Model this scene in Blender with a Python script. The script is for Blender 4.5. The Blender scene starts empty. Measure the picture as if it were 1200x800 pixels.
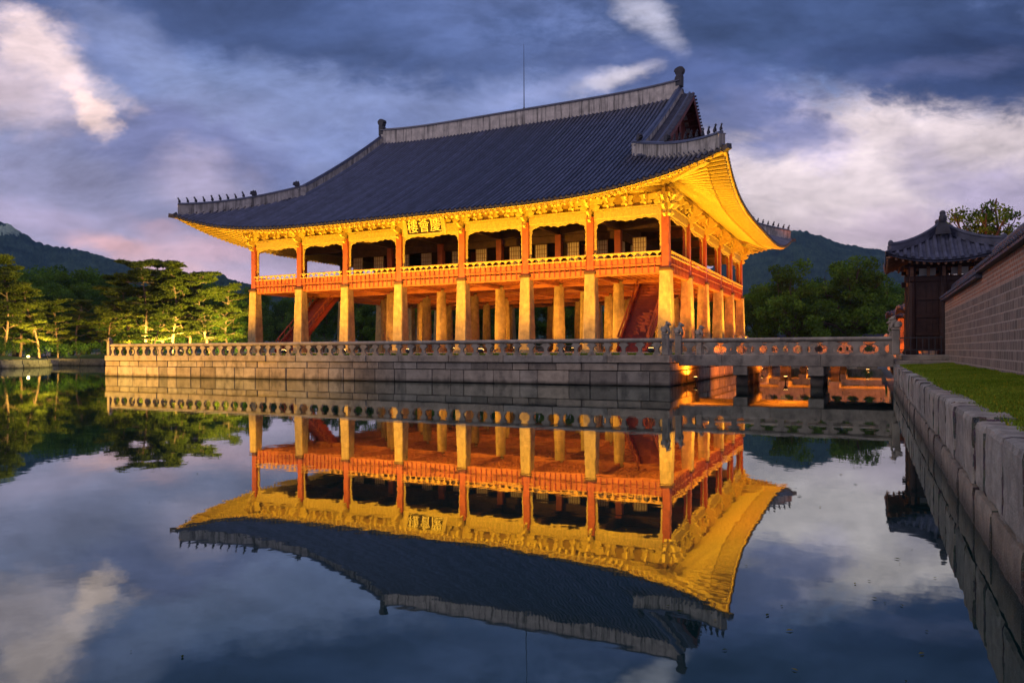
import bpy, math, random
import numpy as np
from mathutils import Vector, Matrix, Euler
R = math.radians
random.seed(7)
rng = np.random.default_rng(7)
SC = bpy.context.scene
COL = SC.collection

# ------------------------------------------------------------------ camera
FPX, YAW, CX, CY, CZ = 852.2, 0.4574, 11.336, -44.741, 1.704
cam = bpy.data.cameras.new('camera')
cam.sensor_width = 36.0
cam.lens = 36.0 * FPX / 1200.0
cam.shift_y = (410.2 - 400.0) / 1200.0
cam.clip_start = 0.05
cam.clip_end = 20000
camo = bpy.data.objects.new('camera', cam)
COL.objects.link(camo)
rot = Matrix.Rotation(YAW, 3, 'Z') @ Matrix.Rotation(R(90), 3, 'X') @ Matrix.Rotation(-0.0039, 3, 'Z')
camo.matrix_world = Matrix.Translation((CX, CY, CZ)) @ rot.to_4x4()
SC.camera = camo
SC.view_settings.view_transform = 'Standard'
SC.view_settings.look = 'None'
SC.view_settings.exposure = 0.0
SC.view_settings.gamma = 1.0
SC.render.engine = 'CYCLES'
SC.cycles.use_denoising = True
try:
    SC.cycles.denoiser = 'OPENIMAGEDENOISE'
    SC.cycles.denoising_input_passes = 'RGB_ALBEDO_NORMAL'
except Exception:
    pass
SC.cycles.max_bounces = 6
SC.cycles.diffuse_bounces = 3
SC.cycles.glossy_bounces = 3
SC.cycles.transmission_bounces = 2
SC.cycles.volume_bounces = 0
SC.cycles.sample_clamp_indirect = 4.0
SC.cycles.caustics_reflective = False
SC.cycles.caustics_refractive = False
CA, SA = math.cos(YAW), math.sin(YAW)


def srgb(r, g, b):
    f = lambda c: (c / 255 / 12.92) if c <= 10 else ((c / 255 + 0.055) / 1.055) ** 2.4
    return (f(r), f(g), f(b), 1.0)


# ------------------------------------------------------------------ node helper
class NT:
    def __init__(s, tree):
        s.t = tree
        s.n = tree.nodes
        s.l = tree.links

    def new(s, kind, **kw):
        n = s.n.new(kind)
        for k, v in kw.items():
            setattr(n, k, v)
        return n

    def put(s, sock, v):
        if isinstance(v, bpy.types.NodeSocket):
            s.l.new(v, sock)
        else:
            sock.default_value = v

    def math(s, op, a, b=0.0, c=0.0, clamp=False):
        n = s.new('ShaderNodeMath', operation=op)
        n.use_clamp = clamp
        s.put(n.inputs[0], a)
        s.put(n.inputs[1], b)
        s.put(n.inputs[2], c)
        return n.outputs[0]

    def vmath(s, op, a, b=(0, 0, 0)):
        n = s.new('ShaderNodeVectorMath', operation=op)
        s.put(n.inputs[0], a)
        s.put(n.inputs[1], b)
        return n.outputs['Value'] if op == 'DOT_PRODUCT' else n.outputs[0]

    def noise(s, vec, scale=5, detail=4, rough=0.55, dist=0.0, col=False):
        n = s.new('ShaderNodeTexNoise')
        if vec is not None:
            s.l.new(vec, n.inputs['Vector'])
        n.inputs['Scale'].default_value = scale
        n.inputs['Detail'].default_value = detail
        n.inputs['Roughness'].default_value = rough
        n.inputs['Distortion'].default_value = dist
        return n.outputs['Color' if col else 'Fac']

    def mix(s, fac, a, b, blend='MIX'):
        n = s.new('ShaderNodeMix', data_type='RGBA', blend_type=blend)
        s.put(n.inputs[0], fac)
        s.put(n.inputs[6], a)
        s.put(n.inputs[7], b)
        return n.outputs[2]

    def maprange(s, v, a, b, c, d, smooth=False):
        n = s.new('ShaderNodeMapRange')
        if smooth:
            n.interpolation_type = 'SMOOTHSTEP'
        s.put(n.inputs[0], v)
        for i, q in enumerate((a, b, c, d)):
            s.put(n.inputs[i + 1], q)
        return n.outputs[0]


# ------------------------------------------------------------------ sky (dusk, broken cloud)
W = bpy.data.worlds.new('World')
SC.world = W
W.use_nodes = True
nt = NT(W.node_tree)
nt.n.clear()
wout = nt.new('ShaderNodeOutputWorld')
tc = nt.new('ShaderNodeTexCoord')
D = nt.vmath('NORMALIZE', tc.outputs['Generated'])
nish = nt.new('ShaderNodeTexSky', sky_type='NISHITA')
nish.sun_disc = False
nish.sun_elevation = R(2.0)
nish.sun_rotation = R(-75)
nish.dust_density = 2.0
fw = nt.vmath('DOT_PRODUCT', D, (-SA, CA, 0))
rt = nt.vmath('DOT_PRODUCT', D, (CA, SA, 0))
sep = nt.new('ShaderNodeSeparateXYZ')
nt.l.new(D, sep.inputs[0])
fwc = nt.math('MAXIMUM', fw, 0.12)
U = nt.math('DIVIDE', rt, fwc)
V = nt.math('DIVIDE', nt.math('ABSOLUTE', sep.outputs[2]), fwc)
comb = nt.new('ShaderNodeCombineXYZ')
nt.l.new(U, comb.inputs[0])
nt.l.new(nt.math('MULTIPLY', V, 1.7), comb.inputs[1])
UV = comb.outputs[0]
wn = nt.noise(UV, 3.6, 9, 0.62, 0.0, col=True)
warp = nt.vmath('SUBTRACT', wn, (0.5, 0.5, 0.5))
sw = nt.new('ShaderNodeSeparateXYZ')
nt.l.new(warp, sw.inputs[0])
fine = nt.noise(UV, 7.5, 12, 0.68, 0.25)
PX = nt.math('ADD', nt.math('MULTIPLY_ADD', U, 852.0, 600.0), nt.math('MULTIPLY', sw.outputs[0], 150.0))
PY = nt.math('ADD', nt.math('MULTIPLY_ADD', V, -852.0, 410.0), nt.math('MULTIPLY', sw.outputs[1], 95.0))
fineo = nt.math('SUBTRACT', fine, 0.5)
ramp = nt.new('ShaderNodeValToRGB')
nt.l.new(nt.math('DIVIDE', V, 1.0), ramp.inputs[0])
cr = ramp.color_ramp
cr.elements[0].position = 0.0
cr.elements[0].color = srgb(176, 152, 162)
cr.elements[1].position = 1.0
cr.elements[1].color = srgb(62, 80, 124)
for p_, c_ in ((0.10, (168, 150, 172)), (0.17, (148, 144, 170)), (0.27, (124, 133, 168)), (0.38, (106, 120, 160)), (0.5, (82, 100, 150))):
    e = cr.elements.new(p_)
    e.color = srgb(*c_)
sky = ramp.outputs[0]
CLOUDS = [
    # cx, cy, rx, ry, angle, colour, opacity, softness
    (130, 215, 210, 85, 0, (128, 128, 160), .75, .6),
    (560, 150, 260, 110, -8, (112, 124, 168), .6, .7),
    (340, 25, 380, 52, 6, (58, 74, 114), .97, .45),
    (620, 20, 160, 50, 0, (88, 104, 150), .7, .7),
    (210, 170, 120, 38, 12, (98, 104, 146), .75, .5),
    (450, 190, 120, 45, 0, (104, 118, 165), .5, .6),
    (1090, 225, 300, 130, 3, (212, 196, 198), .97, .26),
    (930, 150, 90, 34, 28, (198, 184, 202), .8, .4),
    (1100, 285, 190, 28, 4, (170, 152, 170), .8, .7),
    (1170, 235, 90, 42, 18, (146, 136, 164), .85, .6),
    (1010, 45, 330, 78, 4, (56, 72, 110), .97, .3),
    (830, 108, 150, 48, 12, (78, 92, 138), .9, .45),
    (1150, 75, 190, 55, -8, (46, 60, 98), .9, .5),
    (925, 168, 60, 15, -6, (110, 114, 154), .7, .8),
    (1110, 80, 90, 12, -12, (98, 106, 150), .5, .8),
    (48, 66, 84, 30, 36, (226, 202, 202), .95, .55),
    (12, 112, 84, 30, 14, (206, 186, 194), .85, .7),
    (112, 130, 36, 13, 38, (240, 210, 202), .9, .5),
    (118, 66, 52, 20, 38, (96, 108, 150), .75, .7),
    (160, 60, 90, 26, 30, (118, 128, 166), .6, .8),
    (232, 205, 46, 32, 10, (172, 160, 184), .7, .7),
    (757, 28, 34, 13, 38, (196, 194, 214), .75, .95),
    (716, 98, 36, 9, -16, (222, 212, 222), .8, .95),
    (640, 105, 60, 10, -10, (132, 140, 180), .6, .8),
    (128, 286, 46, 13, 12, (226, 172, 166), .6, .8),
    (205, 318, 60, 14, 5, (222, 178, 178), .6, .8),
    (232, 292, 70, 15, 5, (206, 168, 176), .6, .8),
    (300, 285, 60, 18, -10, (202, 166, 182), .6, .8),
    (186, 264, 26, 9, 0, (208, 166, 174), .5, .9),
    (60, 250, 110, 16, 8, (150, 138, 164), .6, .8),
]
for (bx, by, rx, ry, an, cc, op, so) in CLOUDS:
    c_, s_ = math.cos(R(an)), math.sin(R(an))
    dx = nt.math('SUBTRACT', PX, float(bx))
    dy = nt.math('SUBTRACT', PY, float(by))
    a_ = nt.math('MULTIPLY_ADD', dx, c_ / rx, nt.math('MULTIPLY', dy, s_ / rx))
    b_ = nt.math('MULTIPLY_ADD', dx, -s_ / ry, nt.math('MULTIPLY', dy, c_ / ry))
    r_ = nt.math('SQRT', nt.math('MULTIPLY_ADD', a_, a_, nt.math('MULTIPLY', b_, b_)))
    r_ = nt.math('MULTIPLY_ADD', fineo, 1.9, r_)
    m_ = nt.maprange(r_, 1.0 - so, 1.0 + so, op, 0.0, True)
    sky = nt.mix(m_, sky, srgb(*cc))
tex2 = nt.noise(nt.vmath('MULTIPLY', UV, (1.0, 1.5, 1.0)), 3.4, 12, 0.66, 0.35)
tex3 = nt.noise(nt.vmath('MULTIPLY', UV, (1.0, 1.3, 1.0)), 10.0, 10, 0.68, 0.4)
lum = nt.math('MULTIPLY', nt.maprange(tex2, 0.32, 0.68, 0.62, 1.38), nt.maprange(tex3, 0.3, 0.7, 0.86, 1.14))
sky = nt.mix(1.0, sky, nt.new('ShaderNodeCombineXYZ').outputs[0], 'MULTIPLY') if False else sky
vm = nt.new('ShaderNodeVectorMath', operation='SCALE')
nt.l.new(sky, vm.inputs[0])
nt.l.new(lum, vm.inputs['Scale'])
sky = vm.outputs[0]
back = nt.mix(nt.maprange(nt.noise(D, 2.5, 6, 0.6), 0.4, 0.62, 0, 1), srgb(92, 106, 150), srgb(186, 170, 182))
sky = nt.mix(nt.maprange(fw, 0.1, 0.3, 1.0, 0.0, True), sky, back)
skyb = nt.mix(0.08, sky, nish.outputs[0])
bg = nt.new('ShaderNodeBackground')
nt.l.new(sky, bg.inputs[0])
bg.inputs[1].default_value = 1.45
bg2 = nt.new('ShaderNodeBackground')
nt.l.new(nish.outputs[0], bg2.inputs[0])
bg2.inputs[1].default_value = 0.006
add = nt.new('ShaderNodeAddShader')
nt.l.new(bg.outputs[0], add.inputs[0])
nt.l.new(bg2.outputs[0], add.inputs[1])
nt.l.new(add.outputs[0], wout.inputs[0])

# soft dusk glow from the west, behind the camera's left shoulder
sun = bpy.data.lights.new('sun', 'SUN')
sun.energy = 0.55
sun.angle = R(25)
sun.color = (1.0, 0.84, 0.70)
suno = bpy.data.objects.new('sun', sun)
COL.objects.link(suno)
suno.rotation_euler = Vector((0.80, 0.50, -0.62)).to_track_quat('-Z', 'Y').to_euler()


# ------------------------------------------------------------------ materials
def mat(name, base, rough=0.8, var=0.25, scale=3.0, bump=0.0, bscale=None, tint=False, base2=None, metal=0.0,
        spec=0.3, stretch=None, stain=None, detail=6):
    m = bpy.data.materials.new(name)
    m.use_nodes = True
    t = NT(m.node_tree)
    bs = t.n['Principled BSDF']
    bs.inputs['Roughness'].default_value = rough
    bs.inputs['Metallic'].default_value = metal
    bs.inputs['Specular IOR Level'].default_value = spec
    g = t.new('ShaderNodeNewGeometry')
    v = g.outputs['Position']
    if stretch:
        v = t.vmath('MULTIPLY', v, stretch)
    n1 = t.noise(v, scale, detail, 0.6)
    b2 = base2 if base2 else tuple(c * (1 - var) for c in base[:3]) + (1,)
    b1 = base if base2 else tuple(min(1, c * (1 + var * .6)) for c in base[:3]) + (1,)
    c = t.mix(t.maprange(n1, 0.3, 0.7, 0, 1), b1, b2)
    if tint:
        at = t.new('ShaderNodeAttribute', attribute_name='tint')
        c = t.mix(1.0, c, at.outputs['Color'], 'MULTIPLY')
    if stain:
        n3 = t.noise(t.vmath('MULTIPLY', g.outputs['Position'], stain[1]), stain[2], 5, 0.65)
        c = t.mix(t.maprange(n3, stain[3], stain[4], 0, stain[5]), c, stain[0])
    if tint and name in ('granite', 'bank_granite'):
        sz = t.new('ShaderNodeSeparateXYZ')
        t.l.new(g.outputs['Position'], sz.inputs[0])
        hz_ = t.math('ADD', sz.outputs[2], t.math('MULTIPLY', t.math('SUBTRACT', t.noise(v, 2.0, 4), .5), .25))
        c = t.mix(t.maprange(hz_, .04, .22, .8, 0.0), c, (.03, .027, .02, 1))
        if name == 'bank_granite':
            sp_ = t.noise(v, 130, 3, .7)
            c = t.mix(t.maprange(sp_, .5, .68, 0, .55), c, (.10, .09, .09, 1))
            c = t.mix(t.maprange(t.noise(v, 90, 3, .7), .56, .7, 0, .5), c, (.72, .66, .66, 1))
    t.l.new(c, bs.inputs['Base Color'])
    if bump:
        bp = t.new('ShaderNodeBump')
        bp.inputs['Strength'].default_value = bump
        bp.inputs['Distance'].default_value = 0.02
        t.l.new(t.noise(v, bscale or scale * 6, 5, 0.65), bp.inputs['Height'])
        t.l.new(bp.outputs[0], bs.inputs['Normal'])
    return m


M = {}
ORD = ['first', 'second', 'third', 'fourth', 'fifth', 'sixth', 'seventh', 'eighth', 'ninth', 'tenth', 'eleventh', 'twelfth', 'thirteenth',
       'fourteenth', 'fifteenth', 'sixteenth', 'seventeenth', 'eighteenth', 'nineteenth', 'twentieth']
M['tile'] = mat('roof_tile', (0.075, 0.084, 0.140, 1), 0.36, 0.5, 1.4, 0.15, 9, spec=0.8, tint=True,
                stain=((0.085, 0.085, 0.105, 1), (1, 1, 1), 5.0, .55, .75, .6))
M['tile_old'] = mat('weathered_tile', (0.075, 0.08, 0.12, 1), 0.6, 0.5, 2.2, 0.4, 12, spec=0.4)
M['tile_end'] = mat('tile_end', (0.06, 0.06, 0.075, 1), 0.6, 0.4, 3, spec=0.3)
M['plaster'] = mat('ridge_plaster', (0.62, 0.56, 0.50, 1), 0.9, 0.35, 1.5, 0.3, 9,
                   stain=((0.05, 0.05, 0.05, 1), (1.0, 1.0, 0.06), 3.5, .5, .66, .85))
M['hip_plaster'] = mat('hip_plaster', (0.50, 0.46, 0.42, 1), 0.9, 0.35, 2.0, 0.3, 9,
                       stain=((0.05, 0.05, 0.05, 1), (1.0, 1.0, 0.08), 3.5, .45, .66, .85))
M['paint'] = mat('ochre_paint', (0.64, 0.50, 0.18, 1), 0.6, 0.35, 9.0, 0.25, 14, base2=(0.34, 0.27, 0.09, 1),
                 stain=((0.30, 0.24, 0.10, 1), (1, 1, 1), 6.0, .5, .7, .6))
M['rafter'] = mat('rafter_paint', (0.72, 0.55, 0.17, 1), 0.55, 0.3, 7, 0.1, 14, base2=(0.46, 0.38, 0.12, 1))
M['board'] = mat('eaves_board', (0.30, 0.20, 0.05, 1), 0.7, 0.3, 2.0, 0.1, 14)  # darker than the rafters, putting the shade of the gaps into the colour
M['rafter_end'] = mat('rafter_end', (0.75, 0.62, 0.36, 1), 0.55, 0.3, 2.2)
M['red'] = mat('red_lacquer', (0.38, 0.10, 0.04, 1), 0.5, 0.3, 3.0, 0.15, 12)
M['redboard'] = mat('red_board', (0.40, 0.13, 0.045, 1), 0.65, 0.35, 2.0, 0.15, 12)
M['rail'] = mat('railing_paint', (0.66, 0.38, 0.11, 1), 0.6, 0.3, 4.0, 0.1, 12)
M['stair'] = mat('stair_red', (0.26, 0.045, 0.03, 1), 0.55, 0.3, 2.0, 0.1, 12)
M['darkwood'] = mat('dark_wood', (0.10, 0.05, 0.025, 1), 0.6, 0.4, 2.0, 0.1, 12)
M['gable'] = mat('gable_wood', (0.16, 0.04, 0.03, 1), 0.7, 0.4, 2.0, 0.1, 12)
M['paper'] = mat('paper_screen', (0.62, 0.55, 0.36, 1), 0.8, 0.15, 2.0)
M['floorwood'] = mat('floor_wood', (0.15, 0.08, 0.04, 1), 0.45, 0.3, 1.5)
M['pillar'] = mat('pillar_stone', (0.48, 0.345, 0.15, 1), 0.85, 0.35, 2.6, 0.8, 30,
                  stain=((0.17, 0.13, 0.08, 1), (1, 1, .35), 1.8, .46, .70, .75))
M['granite'] = mat('granite', (0.33, 0.285, 0.225, 1), 0.88, 0.35, 2.2, 0.55, 24, tint=True,
                   stain=((0.09, 0.08, 0.07, 1), (1, 1, .6), 2.2, .52, .72, .8))
M['bank'] = mat('bank_granite', (0.42, 0.395, 0.335, 1), 0.9, 0.4, 5.0, 1.0, 45, tint=True,
                stain=((0.16, 0.14, 0.13, 1), (1, 1, .5), 1.8, .5, .7, .7), detail=9)
M['gilt'] = mat('gilt', (0.85, 0.75, 0.35, 1), 0.35, 0.05, 4, metal=0.0, spec=0.6)
M['signboard'] = mat('sign_board', (0.035, 0.02, 0.01, 1), 0.6, 0.2, 4)
M['iron'] = mat('iron', (0.06, 0.06, 0.065, 1), 0.5, 0.2, 4, metal=0.6)
M['gold_leaf'] = mat('lawn_base', (0.07, 0.12, 0.012, 1), 0.95, 0.45, 1.2, 0.5, 30,
                     base2=(0.045, 0.075, 0.012, 1))
M['ground'] = mat('sand_ground', (0.20, 0.17, 0.14, 1), 0.95, 0.3, 0.4, 0.3, 5)
M['path'] = mat('path_sand', (0.42, 0.37, 0.32, 1), 0.95, 0.2, 0.8, 0.2, 9)
M['bark'] = mat('bark', (0.10, 0.07, 0.05, 1), 0.9, 0.4, 3.0, 0.5, 12)
M['pinebark'] = mat('pine_bark', (0.32, 0.19, 0.11, 1), 0.9, 0.4, 3.0, 0.5, 12)
M['gatewood'] = mat('gate_wood', (0.045, 0.020, 0.015, 1), 0.6, 0.4, 3.0, 0.1, 12)
M['limewash'] = mat('limewash', (0.5, 0.5, 0.47, 1), 0.9, 0.15, 3.0)
M['gatetrim'] = mat('gate_trim', (0.24, 0.13, 0.08, 1), 0.8, 0.3, 4.0)
M['orangewall'] = mat('orange_wall', (0.55, 0.28, 0.14, 1), 0.9, 0.15, 3.0)


def leafmat(name, c1, c2, trans=0.35):
    m = bpy.data.materials.new(name)
    m.use_nodes = True
    t = NT(m.node_tree)
    t.n.clear()
    g = t.new('ShaderNodeNewGeometry')
    n = t.noise(g.outputs['Position'], 0.7, 4, 0.6)
    r = t.new('ShaderNodeAttribute', attribute_name='tint')
    c = t.mix(t.maprange(n, .35, .65, 0, 1), c1, c2)
    c = t.mix(1.0, c, r.outputs['Color'], 'MULTIPLY')
    d = t.new('ShaderNodeBsdfDiffuse')
    tr = t.new('ShaderNodeBsdfTranslucent')
    t.l.new(c, d.inputs[0])
    t.l.new(c, tr.inputs[0])
    mx = t.new('ShaderNodeMixShader')
    mx.inputs[0].default_value = trans
    t.l.new(d.outputs[0], mx.inputs[1])
    t.l.new(tr.outputs[0], mx.inputs[2])
    o = t.new('ShaderNodeOutputMaterial')
    t.l.new(mx.outputs[0], o.inputs[0])
    return m


M['leaf'] = leafmat('leaf_green', (0.085, 0.17, 0.022, 1), (0.14, 0.23, 0.03, 1))
M['leaf_dark'] = leafmat('leaf_dark', (0.05, 0.11, 0.02, 1), (0.08, 0.15, 0.026, 1))
M['leaf_light'] = leafmat('leaf_light', (0.06, 0.12, 0.02, 1), (0.09, 0.15, 0.03, 1))
M['needle'] = leafmat('pine_needle', (0.11, 0.14, 0.018, 1), (0.18, 0.19, 0.026, 1))
M['blade'] = leafmat('grass_blade', (0.15, 0.25, 0.02, 1), (0.24, 0.33, 0.035, 1), 0.3)


def water_mat():
    m = bpy.data.materials.new('pond_water')
    m.use_nodes = True
    t = NT(m.node_tree)
    t.n.clear()
    g = t.new('ShaderNodeNewGeometry')
    bp = t.new('ShaderNodeBump')
    bp.inputs['Strength'].default_value = 0.09
    bp.inputs['Distance'].default_value = 0.015
    n1 = t.noise(t.vmath('MULTIPLY', g.outputs['Position'], (1, 1, 1)), 1.6, 3, 0.5)
    t.l.new(n1, bp.inputs['Height'])
    lw = t.new('ShaderNodeLayerWeight')
    lw.inputs['Blend'].default_value = 0.5
    cosv = t.math('SUBTRACT', 1.0, lw.outputs['Facing'])
    q = t.math('DIVIDE', cosv, 0.25)
    refl = t.math('DIVIDE', 0.93, t.math('MULTIPLY_ADD', q, q, 1.0))
    gl = t.new('ShaderNodeBsdfGlossy')
    gl.inputs['Roughness'].default_value = 0.018
    gl.inputs['Color'].default_value = (0.78, 0.86, 0.83, 1)
    t.l.new(bp.outputs[0], gl.inputs['Normal'])
    df = t.new('ShaderNodeBsdfDiffuse')
    n2 = t.noise(g.outputs['Position'], 0.15, 3, 0.5)
    t.l.new(t.mix(n2, (0.004, 0.022, 0.024, 1), (0.006, 0.030, 0.028, 1)), df.inputs[0])
    mx = t.new('ShaderNodeMixShader')
    t.l.new(refl, mx.inputs[0])
    t.l.new(df.outputs[0], mx.inputs[1])
    t.l.new(gl.outputs[0], mx.inputs[2])
    o = t.new('ShaderNodeOutputMaterial')
    t.l.new(mx.outputs[0], o.inputs[0])
    return m


M['water'] = water_mat()


def emis(name, col, st):
    m = bpy.data.materials.new(name)
    m.use_nodes = True
    b = m.node_tree.nodes['Principled BSDF']
    b.inputs['Base Color'].default_value = (.8, .8, .8, 1)
    b.inputs['Emission Color'].default_value = col
    b.inputs['Emission Strength'].default_value = st
    return m


M['lens'] = emis('lamp_lens', (1, .55, .15, 1), 14)


# ------------------------------------------------------------------ mesh builder
class MB:
    def __init__(s):
        s.v = []
        s.f = []
        s.t = []          # per-face tint
        s.mi = []         # per-face material index
        s.cur = (1, 1, 1)
        s.m = 0

    def add(s, vs, fs):
        o = len(s.v)
        s.v.extend([tuple(map(float, q)) for q in vs])
        for f in fs:
            s.f.append(tuple(i + o for i in f))
            s.t.append(s.cur)
            s.mi.append(s.m)

    def box(s, x0, x1, y0, y1, z0, z1, ch=0.0, mtx=None, jit=0.0):
        if ch <= 0:
            vs = [(x, y, z) for x in (x0, x1) for y in (y0, y1) for z in (z0, z1)]
            fs = [(0, 1, 3, 2), (4, 6, 7, 5), (0, 4, 5, 1), (2, 3, 7, 6), (0, 2, 6, 4), (1, 5, 7, 3)]
        else:
            vs = []
            idx = {}
            X = (x0, x1)
            Y = (y0, y1)
            Z = (z0, z1)
            sg = (1, -1)
            for i in (0, 1):
                for j in (0, 1):
                    for k in (0, 1):
                        c = (X[i], Y[j], Z[k])
                        d = (sg[i] * ch, sg[j] * ch, sg[k] * ch)
                        for ax in range(3):
                            q = [c[a] + (0 if a == ax else d[a]) for a in range(3)]
                            if jit:
                                q = [w + random.uniform(-jit, jit) for w in q]
                            idx[(i, j, k, ax)] = len(vs)
                            vs.append(tuple(q))
            g = lambda i, j, k, a: idx[(i, j, k, a)]
            fs = []
            for i in (0, 1):
                f = [g(i, 0, 0, 0), g(i, 0, 1, 0), g(i, 1, 1, 0), g(i, 1, 0, 0)]
                fs.append(f if i == 0 else f[::-1])
                f = [g(0, i, 0, 1), g(1, i, 0, 1), g(1, i, 1, 1), g(0, i, 1, 1)]
                fs.append(f if i == 0 else f[::-1])
                f = [g(0, 0, i, 2), g(0, 1, i, 2), g(1, 1, i, 2), g(1, 0, i, 2)]
                fs.append(f if i == 0 else f[::-1])
            for i in (0, 1):
                for j in (0, 1):
                    fs.append([g(i, j, 0, 0), g(i, j, 1, 0), g(i, j, 1, 1), g(i, j, 0, 1)])
                    fs.append([g(i, 0, j, 0), g(i, 1, j, 0), g(i, 1, j, 2), g(i, 0, j, 2)])
                    fs.append([g(0, i, j, 1), g(1, i, j, 1), g(1, i, j, 2), g(0, i, j, 2)])
            for i in (0, 1):
                for j in (0, 1):
                    for k in (0, 1):
                        fs.append([g(i, j, k, 0), g(i, j, k, 1), g(i, j, k, 2)])
        if mtx is not None:
            vs = [tuple(mtx @ Vector(q)) for q in vs]
        s.add(vs, fs)

    def tube(s, pts, rad, n=8, cap=True, squash=1.0):
        pts = [Vector(p) for p in pts]
        rs = rad if isinstance(rad, (list, tuple)) else [rad] * len(pts)
        vs = []
        up0 = Vector((0, 0, 1))
        for i, p in enumerate(pts):
            d = (pts[min(i + 1, len(pts) - 1)] - pts[max(i - 1, 0)]).normalized()
            up = up0 if abs(d.z) < .95 else Vector((1, 0, 0))
            a = d.cross(up).normalized()
            b = a.cross(d).normalized()
            for k in range(n):
                th = 2 * math.pi * k / n
                vs.append(p + a * math.cos(th) * rs[i] + b * math.sin(th) * rs[i] * squash)
        fs = []
        for i in range(len(pts) - 1):
            for k in range(n):
                k2 = (k + 1) % n
                fs.append((i * n + k, i * n + k2, (i + 1) * n + k2, (i + 1) * n + k))
        if cap:
            fs.append(tuple(range(n))[::-1])
            fs.append(tuple((len(pts) - 1) * n + k for k in range(n)))
        s.add(vs, fs)

    def bar(s, a, b, w, h, up=(0, 0, 1)):
        a = Vector(a)
        b = Vector(b)
        d = (b - a).normalized()
        sd = d.cross(Vector(up)).normalized()
        u = sd.cross(d).normalized()
        vs = []
        for p in (a, b):
            for (i, j) in ((-1, -1), (1, -1), (1, 1), (-1, 1)):
                vs.append(p + sd * i * w / 2 + u * j * h / 2)
        s.add(vs, [(0, 3, 2, 1), (4, 5, 6, 7), (0, 1, 5, 4), (1, 2, 6, 5), (2, 3, 7, 6), (3, 0, 4, 7)])

    def ribbon(s, pts, w, h, up=(0, 0, 1)):
        """box-section swept along pts; bottom at pts, top h above"""
        pts = [Vector(p) for p in pts]
        hs = h if isinstance(h, (list, tuple)) else [h] * len(pts)
        vs = []
        for i, p in enumerate(pts):
            d = (pts[min(i + 1, len(pts) - 1)] - pts[max(i - 1, 0)])
            d.z = 0
            d.normalize()
            sd = Vector((d.y, -d.x, 0))
            vs += [p - sd * w / 2, p + sd * w / 2, p + sd * w / 2 + Vector((0, 0, hs[i])), p - sd * w / 2 + Vector((0, 0, hs[i]))]
        fs = []
        for i in range(len(pts) - 1):
            for k in range(4):
                k2 = (k + 1) % 4
                fs.append((i * 4 + k, i * 4 + k2, i * 4 + 4 + k2, i * 4 + 4 + k))
        fs.append((3, 2, 1, 0))
        e = (len(pts) - 1) * 4
        fs.append((e, e + 1, e + 2, e + 3))
        s.add(vs, fs)

    def prism(s, poly, o, ax, ay, n, th):
        """poly 2-D outline in axes ax, ay from origin o, extruded th along n (centred)"""
        o = Vector(o)
        ax = Vector(ax)
        ay = Vector(ay)
        n = Vector(n) * th / 2
        k = len(poly)
        vs = [o + ax * x + ay * y - n for x, y in poly] + [o + ax * x + ay * y + n for x, y in poly]
        fs = [tuple(range(k))[::-1], tuple(range(k, 2 * k))]
        fs += [(i, (i + 1) % k, k + (i + 1) % k, k + i) for i in range(k)]
        s.add(vs, fs)

    def lathe(s, prof, o=(0, 0, 0), n=12, sx=1, sy=1):
        vs = []
        for r, z in prof:
            for k in range(n):
                th = 2 * math.pi * (k + .5) / n
                vs.append((o[0] + r * math.cos(th) * sx, o[1] + r * math.sin(th) * sy, o[2] + z))
        fs = []
        for i in range(len(prof) - 1):
            for k in range(n):
                k2 = (k + 1) % n
                fs.append((i * n + k, i * n + k2, (i + 1) * n + k2, (i + 1) * n + k))
        fs.append(tuple(range(n))[::-1])
        fs.append(tuple((len(prof) - 1) * n + k for k in range(n)))
        s.add(vs, fs)

    def ball(s, c, rx, ry, rz, n=8, m=6, rotz=0):
        vs = []
        cz, sz = math.cos(rotz), math.sin(rotz)
        for i in range(m + 1):
            ph = math.pi * i / m - math.pi / 2
            for k in range(n):
                th = 2 * math.pi * k / n
                x = rx * math.cos(ph) * math.cos(th)
                y = ry * math.cos(ph) * math.sin(th)
                vs.append((c[0] + x * cz - y * sz, c[1] + x * sz + y * cz, c[2] + rz * math.sin(ph)))
        fs = []
        for i in range(m):
            for k in range(n):
                k2 = (k + 1) % n
                fs.append((i * n + k, i * n + k2, (i + 1) * n + k2, (i + 1) * n + k))
        s.add(vs, fs)

    def build(s, name, mats, parent=None, smooth=False, loc=None):
        me = bpy.data.meshes.new(name)
        vs = s.v
        if loc is not None:
            vs = [(a - loc[0], b - loc[1], c - loc[2]) for a, b, c in vs]
        me.from_pydata(vs, [], s.f)
        if not isinstance(mats, (list, tuple)):
            mats = [mats]
        for m_ in mats:
            me.materials.append(m_)
        if len(mats) > 1:
            me.polygons.foreach_set('material_index', s.mi)
        ca = me.color_attributes.new('tint', 'FLOAT_COLOR', 'CORNER')
        lt = np.zeros(len(me.polygons), dtype=np.int32)
        me.polygons.foreach_get('loop_total', lt)
        cols = np.ones((len(s.t), 4), dtype=np.float32)
        cols[:, :3] = np.array(s.t, dtype=np.float32).reshape(-1, 3)
        ca.data.foreach_set('color', np.repeat(cols, lt, axis=0).ravel())
        if smooth:
            me.polygons.foreach_set('use_smooth', [True] * len(me.polygons))
        me.validate()
        me.update()
        o = bpy.data.objects.new(name, me)
        COL.objects.link(o)
        if loc is not None:
            o.location = loc
        if parent is not None:
            o.parent = parent
        return o


def tag(o, label=None, cat=None, group=None, kind=None):
    if label:
        o['label'] = label
    if cat:
        o['category'] = cat
    if group:
        o['group'] = group
    if kind:
        o['kind'] = kind
    return o


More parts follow.
